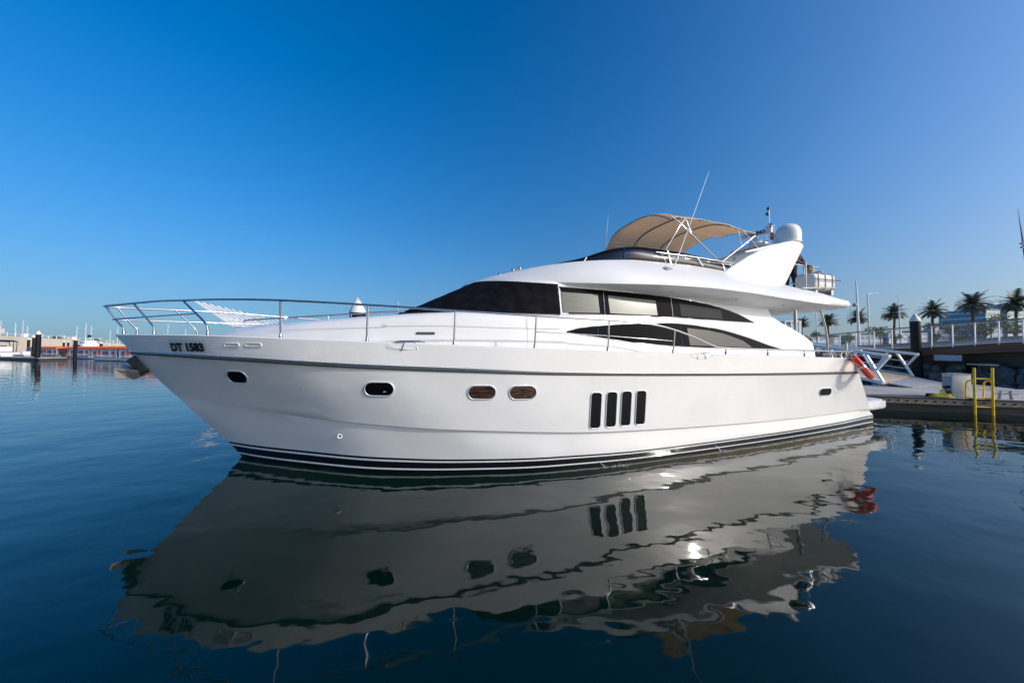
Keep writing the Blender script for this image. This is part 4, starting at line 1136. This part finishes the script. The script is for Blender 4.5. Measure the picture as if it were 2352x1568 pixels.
# railing
ra = thing("promenade_railing", (25, 20, 2.4), "long promenade railing of white posts, wire netting and a brown handrail", "railing")
b = MB(); b.tube([(p[0], p[1], p[3]) for p in EDGE], .035, 8); lbuild(b, "handrail", mat("handrail_brown", (.22, .19, .16), .5), ra, 60)
b = MB(); b.tube([(p[0], p[1], p[2] + .09) for p in EDGE], .018, 6); b.tube([(p[0], p[1], p[3] - .07) for p in EDGE], .012, 6); lbuild(b, "netting_wire", M['lattice'], ra, 60)
for p in EDGE:
    b = MB(); b.beam((p[0] - .02, p[1], p[2] - .12), (p[0] - .02, p[1], p[3] - .02), .035, .06); lbuild(b, "post", M['white'], ra, 0)
for a, c in zip(EDGE[:-1], EDGE[1:]):
    L_ = sqrt((a[0] - c[0]) ** 2 + (a[1] - c[1]) ** 2); n_ = max(4, int(L_ / .15)); b = MB()
    def pt(u, v): return Vector((lerp(a[0], c[0], u), lerp(a[1], c[1], u), lerp(lerp(a[2], c[2], u) + .09, lerp(a[3], c[3], u) - .07, v)))
    for k in range(n_):
        for s_ in (1, -1):
            z = [pt(min(1, max(0, (k + .5 + s_ * (.5 if q % 2 else -.5)) / n_)), q / 10) for q in range(11)]
            b.tube(z, .0045, 4, caps=False)
    b.v = [tuple(Vector(p) - ra.location) for p in b.v]; b.build("netting", M['lattice'], ra, smooth=0, recalc=False)
lw = MB(); lw.grid([[Vector((p[0] + 1.6, p[1] + .3, p[2] + h)) for p in EDGE] for h in (0, .36)] + [[Vector((p[0] + 2.1, p[1] + .4, p[2] + .36)) for p in EDGE]])
tag(lw.build("low_wall", vary(mat("kerb_brown", (.3, .2, .17), .8), (.25, .16, .135), (.34, .235, .2), 2), None, smooth=0), "long low reddish brown bench wall behind the railing", "low wall")

# palms
def frond_mesh(mb, base, az, el, L_, rnd_):
    d = Vector((cos(az) * cos(el), sin(az) * cos(el), sin(el))); p = Vector(base); pts = [p.copy()]; n = 10
    for k in range(n):
        d = (d + Vector((0, 0, -.085 - .03 * k / n))).normalized(); p = p + d * (L_ / n); pts.append(p.copy())
    mb.tube(pts, [.022 * (1 - k / (n + 1)) + .004 for k in range(n + 1)], 4, 0, caps=False)
    for k in range(1, n * 3):
        t = k / (n * 3) * n; i = min(n - 1, int(t)); c = pts[i].lerp(pts[i + 1], t - i); tg = (pts[i + 1] - pts[i]).normalized()
        s_ = tg.cross(Vector((0, 0, 1))); s_ = s_.normalized() if s_.length > .05 else Vector((1, 0, 0)); u = s_.cross(tg)
        ll = L_ * .27 * sin(pi * min(.97, .12 + .85 * t / n)) ** .7 * rnd_.uniform(.85, 1.1)
        for sd in (1, -1):
            e_ = c + (s_ * sd * .8 + tg * .62 + u * rnd_.uniform(-.02, .22) - Vector((0, 0, .12))).normalized() * ll
            w_ = tg * (L_ * .021)
            mb.add([c - w_, c + w_, e_ + w_ * .2, e_ - w_ * .2], [(0, 1, 2, 3)], 0)
def make_palm(seed, H, R):
    rnd_ = random.Random(seed)
    o = thing("palm_tree", (0, 0, 0), "palm", "palm", "date palms along the promenade")
    b_ = MB(); n = 12; pts = [(.05 * sin(k * .5 + seed), .04 * cos(k * .7), H * k / n) for k in range(n + 1)]
    b_.tube(pts, [.17 - .05 * k / n + (.012 if k % 2 else 0) for k in range(n + 1)], 10); b_.lathe((pts[-1][0], pts[-1][1], H - .35), [(.13, 0), (.2, .2), (.17, .42), (.05, .55)], 10); b_.build("trunk", M['trunk'], o, smooth=60)
    c_ = MB()
    for k in range(56):
        az = k * 2.399 + rnd_.uniform(-.2, .2); el = lerp(1.25, -.45, (k / 56) ** .75) + rnd_.uniform(-.12, .12)
        frond_mesh(c_, (pts[-1][0], pts[-1][1], H + .05), az, el, R * rnd_.uniform(.9, 1.12) * (1.0 if el > -.2 else .85), rnd_)
    c_.build("crown", M['palm'], o, smooth=0, recalc=False)
    o.scale = (.9, .9, 1)
    return o
palms = [((54.4, 62, 2.6), 4.2, 1.45, "palm nearest the yacht's cockpit post, left of the white planter"), ((55.5, 58, 2.6), 4.3, 1.7, "palm rising behind the curved cockpit pipe and white planter"), ((56.6, 54, 2.6), 4.5, 1.75, "palm directly behind the tall camera post"),
         ((57.8, 50, 2.6), 4.85, 1.75, "palm behind the slim mast with many floodlights"), ((58.6, 46, 2.6), 4.75, 1.8, "palm standing just right of the black cone-capped pile"), ((58.6, 42, 2.6), 5.2, 1.95, "tallest big-crowned palm left of the stepped glass hotel"), ((61, 40, 2.6), 5.0, 1.85, "palm at the right edge in front of the glass hotel")]
for k, (loc, H, R, lab) in enumerate(palms):
    o = make_palm(k * 3 + 1, H, R); o.location = loc; o["label"] = lab; o.rotation_euler = (0, 0, k * 1.3)

# clipped shrubs and small trees on stems
def make_shrub(seed, r, stem, m_, flat=.8, n=900):
    rnd_ = random.Random(seed)
    o = thing("small_tree" if stem > .5 else "shrub", (0, 0, 0), "shrub", "shrub" if stem <= .5 else "small tree", "clipped greenery along the promenade")
    b_ = MB()
    if stem > .2:
        b_.tube([(0, 0, 0), (.02, .01, stem * .6), (0, .02, stem + r * .3)], [.05, .042, .03], 8)
        for k in range(5): b_.tube([(0, .01, stem * .75), (r * .4 * cos(k * 1.3), r * .4 * sin(k * 1.3), stem + r * .5)], [.025, .012], 5)
        b_.build("trunk", M['trunk'], o, smooth=60)
    c_ = MB(); lobes = [(Vector((rnd_.gauss(0, .45) * r, rnd_.gauss(0, .45) * r, stem + r * flat * rnd_.uniform(.35, 1.25))), r * rnd_.uniform(.38, .62)) for _ in range(9)]
    for k in range(n):
        c, lr = rnd_.choice(lobes); d = Vector((rnd_.gauss(0, 1), rnd_.gauss(0, 1), rnd_.gauss(0, 1))).normalized(); p = c + d * lr * rnd_.uniform(.55, 1.06); p.z = max(.05, p.z)
        a = Vector((rnd_.gauss(0, 1), rnd_.gauss(0, 1), rnd_.gauss(0, .7))).normalized(); e_ = (d + a * .7).normalized(); s_ = e_.cross(a).normalized() if e_.cross(a).length > .05 else Vector((1, 0, 0)); q = rnd_.uniform(.05, .1) * (.5 + r)
        c_.add([p, p + e_ * q * .5 + s_ * q * .45, p + e_ * q * 1.1, p + e_ * q * .5 - s_ * q * .45], [(0, 1, 2, 3)])
    c_.build("crown", m_, o, smooth=0, recalc=False)
    return o
shr = [((44.7, 50, 2.3), .6, .75, 0, "loose pale bush beside the palm at the cockpit post"), ((47.9, 52, 2.3), .62, 1.7, 1, "two-tufted small tree left of the curved cockpit pipe"), ((40.8, 40, 2.3), .68, .7, 0, "broad bush right of the white round planter"), ((42.3, 38, 2.3), .88, 1.25, 0, "rounded small tree between camera post and floodlight mast"),
       ((41.8, 36, 2.3), .4, .9, 0, "little pale tree at the foot of the floodlight mast"), ((43.2, 34, 2.3), .46, 1.9, 1, "dark small tree below the palm right of the black pile"), ((43.6, 34, 2.4), .45, .75, 0, "upright bush under the dark small tree right of the pile"),
       ((43.8, 33, 2.4), .72, 1.45, 0, "ball-shaped small tree between the two right palms' trunks"), ((44.75, 33, 2.4), .48, .65, 0, "low bush right of the ball-shaped small tree"), ((44.7, 32, 2.5), .62, 1.45, 0, "airy small tree in front of the tallest palm trunk"),
       ((45.8, 32, 2.5), .5, .95, 0, "pale round bush below the large dark clipped tree"), ((44.9, 31, 2.5), .85, 1.5, 1, "large dark clipped tree in front of the stepped hotel"), ((44.8, 30, 2.6), .82, 1.55, 1, "dark clipped tree left of the rightmost palm trunk"), ((45.6, 30, 2.6), .56, .95, 0, "loose bush beside the rightmost palm trunk")]
for k, (loc, r, st, dk, lab) in enumerate(shr):
    o = make_shrub(100 + k, r, st, M['leafdark'] if dk else M['leaf']); o.location = loc; o["label"] = lab
pt_ = thing("planter", (38.6, 40, 2.35), "large white round planter with a spreading green bush on the promenade", "planter")
b = MB(); b.lathe((0, 0, 0), [(.36, 0), (.42, .5), (.45, 1.0), (.5, 1.02), (.5, 1.14), (.42, 1.14), (.4, 1.05)], 24); b.build("pot", M['cream'], pt_, smooth=40)
o = make_shrub(77, .5, 0.0, M['leaf'], .5, 500); o.location = (38.6, 40, 3.4); o["label"] = "spreading green bush growing out of the white round planter"
pt_ = thing("planter", (43.4, 36, 2.4), "small square white planter left of the black pile", "planter")
b = MB(); b.rbox((0, 0, .5), (.34, .34, .95), .03); b.build("pot", M['white'], pt_)
o = make_shrub(78, .24, 0.0, M['leaf'], .6, 240); o.location = (43.4, 36, 3.35); o["label"] = "tuft of leaves in the small square white planter"

# posts and lamps
def lamp(loc, H, arm, label, lean=-.03):
    o = thing("street_lamp", loc, label, "street lamp", "slim white promenade lamps"); o.rotation_euler = (0, lean, 0)
    b_ = MB(); b_.tube([(0, 0, 0), (0, 0, H)], [.11, .07], 10); b_.build("pole", M['white'], o, smooth=60)
    b_ = MB(); b_.beam((0, 0, H - .05), (arm, 0, H), .09, .07); b_.box((arm * 1.2, 0, H), (abs(arm) * .6, .2, .06)); b_.build("lamp_head", M['white'], o)
lamp((47.6, 44, 2.4), 7.1, .9, "white lamp with right-pointing arm between camera post and floodlight mast")
lamp((57.25, 62, 2.4), 6.5, -.6, "slim white lamp seen under the flybridge overhang by the cockpit pipe")
lamp((63.6, 50, 2.5), 7.3, -.5, "white lamp half hidden behind the palm right of the pile")
cp = thing("camera_post", (35.7, 34, 2.3), "tallest white post with round surveillance cameras behind the gangway", "camera post"); cp.rotation_euler = (0, -.035, 0)
b = MB(); b.tube([(0, 0, 0), (0, 0, 6.9)], [.14, .06], 12); b.build("pole", M['white'], cp, smooth=60)
for z in (4.35, 3.65):
    b = MB(); b.beam((0, 0, z + .25), (-.26, 0, z + .25), .06, .06); b.lathe((-.26, 0, z), [(.0, -.14), (.13, -.08), (.17, 0), (.17, .12), (.1, .26), (.0, .28)] if z > 4 else [(.0, -.08), (.08, -.04), (.1, .02), (.06, .2), (0, .22)], 14); b.build("camera_dome", M['darkgrey'] if z < 4 else M['grey'], cp, smooth=50)
fm = thing("floodlight_mast", (47.05, 40, 2.4), "thin pointed mast hung with several small floodlights by the palms", "light mast"); fm.rotation_euler = (0, -.04, 0)
b = MB(); b.tube([(0, 0, 0), (0, 0, 4.4), (0, 0, 7)], [.12, .06, .01], 8); b.build("pole", M['white'], fm, smooth=60)
for x, z in ((-.2, 3.9), (-.25, 4.3), (.15, 4.0), (-.12, 4.6), (.22, 3.5), (.1, 4.9)):
    b = MB(); b.beam((0, 0, z), (x, 0, z), .03, .03); b.tube([(x, 0, z), (x, -.12, z - .08)], [.05, .09], 8); b.build("floodlight", M['grey'], fm)
fm = thing("floodlight_mast", (57.3, 36, 2.5), "pointed purple-grey mast cut off by the photo's edge with two round floodlights", "light mast"); fm.rotation_euler = (0, -.125, 0)
b = MB(); b.tube([(0, 0, 0), (0, 0, 10.5), (0, 0, 15.2)], [.14, .09, .01], 8); b.build("pole", mat("mast_mauve", (.16, .15, .25), .5), fm, smooth=60)
for z in (11.3, 10.9):
    b = MB(); b.beam((0, 0, z), (-.3, 0, z), .03, .03); b.tube([(-.3, 0, z), (-.34, -.22, z - .05)], [.1, .17], 12); b.build("floodlight", M['grey'], fm)
kk = thing("kiosk", (49.8, 60, 2.2), "white glazed kiosk seen through the cockpit opening", "kiosk")
b = MB(); b.box((0, 0, 4.72), (3.0, 3, .2)); b.build("roof", M['white'], kk)
for x in (-1.4, -.3, 1.2): b = MB(); b.box((x, -1.4, 2.3), (.22 if x < 1 else .45, .2, 4.6)); b.build("post", M['white'], kk)
b = MB(); b.box((0, .1, 2.3), (2.8, 2.6, 4.6)); b.build("glazing", M['facade2'], kk)

# glass hotels and low blocks far behind the promenade
def block(loc, size, label, m_, rz=0.0, steps=1, cat="hotel"):
    o = thing("hotel_block" if cat == "hotel" else "office_block", loc, label, cat, "glass buildings beyond the promenade"); o.rotation_euler = (0, 0, rz)
    W_, D_, H_ = size
    for k in range(steps):
        b_ = MB(); f_ = 1 - .16 * k; b_.box((-W_ * .08 * k * 1.0, 0, H_ * (k + .5) / steps), (W_ * f_, D_, H_ / steps)); b_.build("storeys", m_, o, smooth=0)
        b_ = MB(); b_.box((-W_ * .08 * k, 0, H_ * (k + 1) / steps + .15), (W_ * f_ * 1.02, D_ * 1.02, .3)); b_.build("roof", M['slab'], o, smooth=0)
    b_ = MB(); b_.box((W_ * .1, 0, H_ + .9), (W_ * .2, 3, 1.5)); b_.build("plant_room", M['slab'], o, smooth=0)
block((285, 205, 2), (15, 20, 22.5), "lower stepped glass hotel block right of the tallest palm", M['facade'], .1, 3)
block((297, 205, 2), (13, 20, 25.5), "taller stepped glass hotel block behind the clipped trees", M['facade'], .1, 2)
block((330, 215, 2), (40, 20, 14), "long low glass block at the right edge behind the railing", M['facade2'], .1, 1, "office")
for k, (x, w_, h_) in enumerate(((160, 22, 5.3), (188, 26, 6.2), (216, 24, 7.4), (243, 26, 8.8), (266, 18, 10.6))):
    block((x, 212, 2), (w_, 18, h_), ("low haze-blue glass block behind the gangway, far left of the row", "haze-blue glass block behind the camera post", "haze-blue glass block behind the floodlight mast", "haze-blue glass block just right of the black pile", "haze-blue glass block behind the ball-shaped tree")[k], M['facade2'] if k % 2 else M['facade'], .05, 1, "office")

# ================================================================== MARINA ON THE LEFT
pl_ = thing("wooden_pontoon", (-95, 62, 0), "weathered grey pontoon in front of the orange-roofed boats, far left", "pontoon")
b = MB(); poly_slab(b, [(-112, 68.4), (-81.0, 56.6), (-80.2, 59.6), (-111, 71.2)], .38, .5); lbuild(b, "deck", M['concrete'], pl_)
b = MB(); poly_slab(b, [(-112, 68.6), (-81.2, 56.9), (-80.5, 59.4), (-111, 71.0)], -.5, .36); lbuild(b, "float", M['darktimber'], pl_)
pl2 = thing("wooden_pontoon", (-100, 78, 0), "grey finger pontoon behind the orange-roofed boats", "pontoon")
b = MB(); poly_slab(b, [(-130, 90.5), (-62, 60.2), (-60.5, 62.5), (-128.5, 93)], .3, .5); lbuild(b, "deck", M['concrete'], pl2)
b = MB(); poly_slab(b, [(-130, 90.8), (-62.2, 60.5), (-60.7, 62.3), (-128.5, 92.7)], -.5, .28); lbuild(b, "float", M['darktimber'], pl2)
for (loc, r, zt, lab) in [((-82.3, 57.4, 0), .32, 5.3, "thickest and tallest pile at the end of the grey pontoon"), ((-101.2, 70, 0), .27, 5.05, "pile left of the tallest pile on the grey pontoon"), ((-124.3, 85, 0), .24, 4.9, "small far pile at the left end of the orange roofs"),
                          ((-122, 90, 0), .2, 4.2, "left one of two piles close together behind the orange roofs"), ((-127.5, 95, 0), .2, 4.3, "right one of two piles close together behind the orange roofs"), ((-81.2, 61.5, 0), .25, 4.2, "pile standing in front of the third orange-roofed boat"), ((-93.2, 75, 0), .24, 3.65, "pile between the far white yacht and the fourth orange roof")]:
    pile(loc, r, zt, lab, GP, zt * .14, (0, .03))
pile((-128.6, 94.2, 0), .2, 4.15, "far pile touching its twin behind the orange roofs", GP, .5) if False else None

def make_abra():
    o = thing("passenger_boat", (0, 0, 0), "boat", "passenger boat", "white passenger boats with orange canopies")
    st = [(-5.6, .95, .78), (-4, 1.2, .72), (-1, 1.3, .7), (2, 1.2, .78), (4, .85, 1.0), (5.2, .4, 1.25), (5.9, .03, 1.45)]
    rows = []
    for x, bm_, z in smooth_path(st, 4):
        bm_ = max(.02, bm_); k = x * (1 if x < 3 else 1)
        half = [(bm_ * .75, -.3), (bm_ * .86, .08), (bm_ * .9, .12), (bm_, z - .1), (bm_ * 1.04, z - .08), (bm_ * 1.04, z), (bm_ * .9, z), (bm_ * .85, z - .3)]
        rows.append([Vector((x - (.9 * max(0, (x - 3) / 3) * (1 - max(0, zz) / 1.45)), y, zz)) for y, zz in half] + [Vector((x - (.9 * max(0, (x - 3) / 3) * (1 - max(0, zz) / 1.45)), -y, zz)) for y, zz in reversed(half)])
    b_ = MB(); b_.grid(rows, closed=True); b_.add(rows[0], [tuple(range(16))])
    per = 16; b_.m = [1 if (q % per) in (0, 14, 15) else (1 if (q % per) in (4, 10) else 0) for q in range(len(b_.f))]
    b_.build("hull", [M['abrawhite'], M['darktimber']], o, smooth=30)
    b_ = MB(); rr = []
    for i in range(19):
        x = -5.2 + 9.3 * i / 18; k = min(1, (i + .6) / 2, (18.6 - i) / 2)
        rr.append([Vector((x, 1.45 * (-1 + 2 * j / 10), 2.2 + .3 * k * (1 - (abs(-1 + 2 * j / 10)) ** 3) + .02 * (i % 2))) for j in range(11)])
    b_.grid(rr); b_.grid([[p[0] for p in rr], [p[0] - Vector((0, 0, .2)) for p in rr]]); b_.grid([[p[-1] for p in rr], [p[-1] - Vector((0, 0, .2)) for p in rr]]); b_.grid([rr[0], [p - Vector((0, 0, .18)) for p in rr[0]]]); b_.grid([rr[-1], [p - Vector((0, 0, .18)) for p in rr[-1]]])
    b_.build("canopy", M['abraorange'], o, smooth=50)
    for s_ in (1, -1):
        b_ = MB(); b_.grid([[Vector((x, s_ * 1.2, z)) for x in (-4.8, 3.4)] for z in (.6, 2.1)]); b_.build("side_screen", M['abrawhite'], o, smooth=0)
        for x0, x1 in ((-4.3, -3.3), (-2.3, -.4), (1.6, 2.6)):
            b_ = MB(); b_.box(((x0 + x1) / 2, s_ * 1.21, 1.35), (x1 - x0, .03, .62), 0, taper=1); b_.build("curtain", M['pinkpane'], o, smooth=0)
        b_ = MB(); b_.tube([(.6 + .26 * cos(a), s_ * 1.26, 1.45 + .3 * sin(a)) for a in [2 * pi * k / 18 for k in range(18)]], .07, 8, closed=True); b_.build("ring_buoy", M['orange'], o, smooth=60)
        for x in (-4.9, -2.9, -.1, 1.2, 3.0, 3.9):
            b_ = MB(); b_.tube([(x, s_ * 1.24, .6), (x, s_ * 1.24, 2.2)], .03, 6); b_.build("canopy_post", M['white'], o, smooth=60)
    b_ = MB(); b_.box((0, 0, 1.0), (.9, .8, 1.1)); b_.build("engine_box", M['abrawhite'], o)
    return o
ab = make_abra(); HA = math.atan2(.335, -.945)
labs = ["orange-canopied white boat furthest left, bow beside the blue covered dinghy", "orange-canopied white boat just right of the tallest pile", "orange-canopied white boat behind the lone middle pile", "orange-canopied white boat with its whole side in view near the yacht's bow", "orange-canopied white boat half hidden by the yacht's bow"]
for k, (bx, by) in enumerate([(-121.5, 84.0), (-107, 75.5), (-93.3, 70.2), (-76, 60.2), (-66.4, 56.2)]):
    o = ab if k == 0 else dup(ab)
    place(o, (bx + 5.9 * .945, by - 5.9 * .335, 0), HA, labs[k])

bw = MB()
BW = [(-232, 116, 7.1), (-205, 132, 6.9), (-196, 137.5, 6.1), (-187, 143, 5.36), (-175, 150, 3.6), (-120, 180, 3.3), (-60, 205, 3.2), (40, 260, 3.2)]
bw.grid([[Vector((x, y, -2)) for x, y, z in BW], [Vector((x, y, z)) for x, y, z in BW], [Vector((x - 6, y + 5, z)) for x, y, z in BW]])
tag(bw.build("breakwater", M['sandwall'], None, smooth=0), "long sandy beige breakwater wall behind the orange-roofed boats", "breakwater")
bf = MB(); rnd = random.Random(3)
for i in range(len(BW) - 2):
    a, c = BW[i], BW[i + 1]; n_ = int(sqrt((a[0] - c[0]) ** 2 + (a[1] - c[1]) ** 2) / 1.9)
    for k in range(n_):
        t = k / n_; p = Vector((lerp(a[0], c[0], t), lerp(a[1], c[1], t), lerp(a[2], c[2], t))); h = rnd.choice((1.0, 1.1, 1.3, 1.0, 1.7))
        bf.beam(p, p + Vector((0, 0, h)), .16, .16)
    bf.beam(Vector(a) + Vector((0, 0, .95)), Vector(c) + Vector((0, 0, .95)), .08, .08)
tag(bf.build("breakwater_railing", M['white'], None, smooth=0), "white railing and posts along the top of the breakwater", "railing")
rnd = random.Random(9)
for k, (t, w_, dk) in enumerate(((.12, 3, 0), (.22, 4, 0), (.36, 5, 1), (.47, 6, 0), (.66, 4, 1))):
    q = t * 3.4; i = 1 + int(q); f_ = q - int(q); a, c = BW[i], BW[i + 1]
    o = thing("beach_hut", (lerp(a[0], c[0], f_) - 1, lerp(a[1], c[1], f_) + 3, lerp(a[2], c[2], f_)), ("white", "dark")[dk] + " little hut on the breakwater " + ("beside the grey roofed building", "above the tallest pile", "right of the tallest pile's cap", "above the twin piles", "right of the far white yacht's mast")[k], "hut")
    b_ = MB(); b_.box((0, 0, .6), (w_ * .4, 1.4, 1.2)); b_.build("cabin", M['darkgrey'] if dk else M['white'], o)
    b_ = MB(); b_.box((0, 0, 1.28), (w_ * .55, 1.8, .16)); b_.build("roof", M['white'], o)
MS = [((-216.8, 140), 13.5), ((-210.6, 140), 12.6), ((-207.4, 140), 13.4), ((-205.5, 140), 11.2), ((-184.5, 140), 11.4), ((-180.7, 140), 12.4), ((-178.4, 140), 11.2), ((-170.3, 140), 9.6), ((-167.2, 140), 11.0), ((-152, 140), 10), ((-146, 140), 12.3), ((-138.5, 140), 9.8)]
ml = ["white mast at the very left edge above the grey building", "white mast right of the grey building", "tallest white mast left of the tallest pile", "short white mast beside the left pile caps", "left of three white masts round the far white yacht", "tallest of three white masts round the far white yacht", "right of three white masts round the far white yacht", "white mast just left of the yacht's bow tip", "white mast behind the first bow rail post", "short white mast seen inside the bow rail", "taller white mast seen inside the bow rail", "white mast between the second and third bow rail posts"]
for k, ((x, y), zt) in enumerate(MS):
    o = thing("light_mast", (x, y, 0), ml[k], "mast", "thin white masts on the left"); o.rotation_euler = (0, .03, 0)
    b_ = MB(); b_.tube([(0, 0, -1), (0, 0, zt)], [.11, .06], 8); b_.build("pole", M['white'], o, smooth=60)
    for q in range(3):
        b_ = MB(); b_.box(((-1) ** q * .25, 0, zt * (.72 + .08 * q)), (.3, .2, .2)); b_.build("floodlight", M['white'], o)
o = thing("light_mast", (-20.65, 60, 0), "lone thin mast showing above the foredeck right of the big cone", "mast", "thin white masts on the left")
b_ = MB(); b_.tube([(0, 0, 0), (0, 0, 10.6)], [.07, .03], 8); b_.build("pole", M['white'], o, smooth=60)
b_ = MB(); b_.tube([(0, 0, 10.1), (-3.3, 0, 4.5)], .025, 6); b_.build("stay", M['grey'], o, smooth=60)

# grey roofed building at the left edge
gb = thing("club_house", (-190, 113, 0), "dark glazed building under a thick grey roof at the left edge", "building")
b_ = MB(); b_.box((0, 0, 8.1), (18, 10, 1.6)); b_.build("roof", M['slab'], gb)
b_ = MB(); b_.box((-.8, 0, 6.2), (15.5, 8, 2.3)); b_.build("glazing", M['glassfar'], gb)
b_ = MB(); b_.box((-2.5, 2, 2.4), (11, 5, 5.2)); b_.build("base", M['glassfar'], gb)

def small_boat(name, loc, rz, L_, B_, H_, hullm, label, cat, top=None):
    o = thing(name, loc, label, cat); o.rotation_euler = (0, 0, rz); rows = []
    for x, b_, z in smooth_path([(-L_ / 2, B_ * .46, H_ * .8), (-L_ * .2, B_ * .5, H_ * .8), (L_ * .15, B_ * .48, H_ * .88), (L_ * .36, B_ * .3, H_ * 1.0), (L_ / 2, .02, H_ * 1.12)], 5):
        b_ = max(.02, b_); half = [(b_ * .6, -.2), (b_ * .82, .05), (b_ * .95, z * .8), (b_, z), (b_ * .85, z + .02), (0, z - .02)]
        rows.append([Vector((x - .25 * L_ * max(0, (x / L_ - .3)) * (1 - max(0, zz) / (H_ * 1.12)) * 2, y, zz)) for y, zz in half] + [Vector((x - .25 * L_ * max(0, (x / L_ - .3)) * (1 - max(0, zz) / (H_ * 1.12)) * 2, -y, zz)) for y, zz in reversed(half[:-1])])
    m_ = MB(); m_.grid(rows); m_.add(rows[0], [tuple(range(len(rows[0])))]); m_.build("hull", hullm, o, smooth=35)
    return o
o = small_boat("motor_boat", (-105.5, 68.5, .0), HA, 8.5, 2.8, 1.5, M['white'], "white sports boat under a black sun canopy at the left edge", "motor boat")
b_ = MB(); rr = [[Vector((-2.4 + 4.4 * i / 10, 1.25 * (-1 + 2 * j / 8), 3.45 + .3 * (1 - ((i - 5) / 5) ** 2) + .12 * (1 - (-1 + j / 4) ** 2))) for j in range(9)] for i in range(11)]; b_.grid(rr); c_ = b_.build("sun_canopy", M['black'], o, smooth=60)
md = c_.modifiers.new("cloth", 'SOLIDIFY'); md.thickness = .1
for x in (-2.2, -.2, 1.8):
    for s_ in (1, -1): b_ = MB(); b_.tube([(x * .6 - .4, s_ * 1.2, 1.3), (x, s_ * 1.22, 3.5)], .05, 6); b_.build("canopy_leg", M['black'], o, smooth=60)
b_ = MB(); b_.rbox((-.2, 0, 1.9), (2.6, 1.8, 1.1), .25); b_.build("console", M['white'], o); b_ = MB(); b_.rbox((1.2, 0, 2.3), (.5, 1.7, .6), .1, 0, Matrix.Rotation(-.5, 3, 'Y')); b_.build("windscreen", M['glass'], o)
o = small_boat("dinghy", (-112.5, 77.5, 0), HA, 6.5, 2.3, 1.1, M['grey'], "low boat under a bright blue cover left of the orange canopies", "dinghy")
b_ = MB(); b_.grid([[Vector((-2.9 + 5.6 * i / 10, 1.1 * (-1 + 2 * j / 8) * (1 - (i / 11) ** 3), 1.2 + .5 * (1 - (-1 + j / 4) ** 2) * (1 - ((i - 4) / 7) ** 2))) for j in range(9)] for i in range(11)]); b_.build("boat_cover", M['bluecover'], o, smooth=60)
o = small_boat("tender", (-99.5, 67.6, 0), HA, 7.0, 2.2, 1.0, vary(mat('tender_grey', (.42, .4, .37), .6), (.36, .34, .31), (.46, .44, .41), 2), "pale open tender moored along the grey pontoon with a dark outboard", "tender")
b_ = MB(); b_.rbox((-3.75, 0, 1.0), (.5, .45, 1.0), .12); b_.build("outboard", M['black'], o); b_ = MB(); b_.rbox((-.3, 0, 1.1), (1.2, 1.0, .7), .15); b_.build("console", M['white'], o)
fy = small_boat("cabin_cruiser", (-129.3, 100, 0), radians(160), 15, 4.2, 2.0, M['white'], "far white cabin cruiser with a dark ball on its mast behind the orange roofs", "yacht")
b_ = MB(); b_.rbox((-1.0, 0, 2.7), (7.0, 3.4, 1.4), .6); b_.build("cabin", M['white'], fy); b_ = MB(); b_.rbox((-2.6, 0, 3.8), (3.2, 2.6, .9), .3); b_.build("upper_deck", M['white'], fy); b_ = MB(); b_.box((-1.0, 1.72, 2.75), (3.6, .06, .45)); b_.box((-1.0, -1.72, 2.75), (3.6, .06, .45)); b_.build("cabin_window", M['glass'], fy)
b_ = MB(); b_.tube([(-3, 0, 4.7), (-3, 0, 5.4)], .06, 6); b_.build("mast", M['white'], fy); b_ = MB(); b_.lathe((-3, 0, 5.6), [(0, -.42), (.3, -.3), (.42, 0), (.3, .3), (0, .42)], 14); b_.build("mast_ball", M['black'], fy, smooth=60)
fy = small_boat("sail_cruiser", (-104, 88, 0), radians(175), 12, 3.6, 1.9, M['white'], "white hull with a long sloping foredeck behind the fourth and fifth orange canopies", "yacht")
b_ = MB(); b_.prism([(-5, 1.6), (3.6, 1.7), (-1.5, 2.5), (-4.6, 2.75)], lambda p, t: (p[0], t, p[1]), -1.4, 1.4); b_.build("cabin", M['white'], fy)

# white louvred canopy behind the foredeck
lv_ = thing("louvred_canopy", (-25, 30, 0), "white row of parallel slanting slats showing above the yacht's foredeck", "canopy")
T0, T1 = Vector((-28.74, 30.0, 6.54)), Vector((-41.5, 58.0, 7.2))
B0 = T0 + Vector((3.3, .2, -2.25)); B1 = T1 + Vector((2.6, .2, -1.7))
NB = 12
def vec_l(a, c, t): return a.lerp(c, t)
for k in range(NB):
    t = k / (NB - 1); t = t * 30 / (58 - t * 28)
    b_ = MB(); b_.beam(vec_l(T0, T1, t), vec_l(B0, B1, t), .22, .13); lbuild(b_, "slat", M['white'], lv_, 0)
b_ = MB(); b_.tube([vec_l(vec_l(T0, B0, .62), vec_l(T1, B1, .62), q / 8) - Vector((0, 0, .12)) for q in range(9)], .06, 8); b_.tube([vec_l(B0, B1, q / 8) for q in range(9)], .06, 8); lbuild(b_, "beam", M['white'], lv_, 60)
for q in (.1, .5, .9):
    b_ = MB(); p = vec_l(B0, B1, q); b_.tube([p, (p.x + .4, p.y, -1)], .09, 8); lbuild(b_, "post", M['white'], lv_, 60)
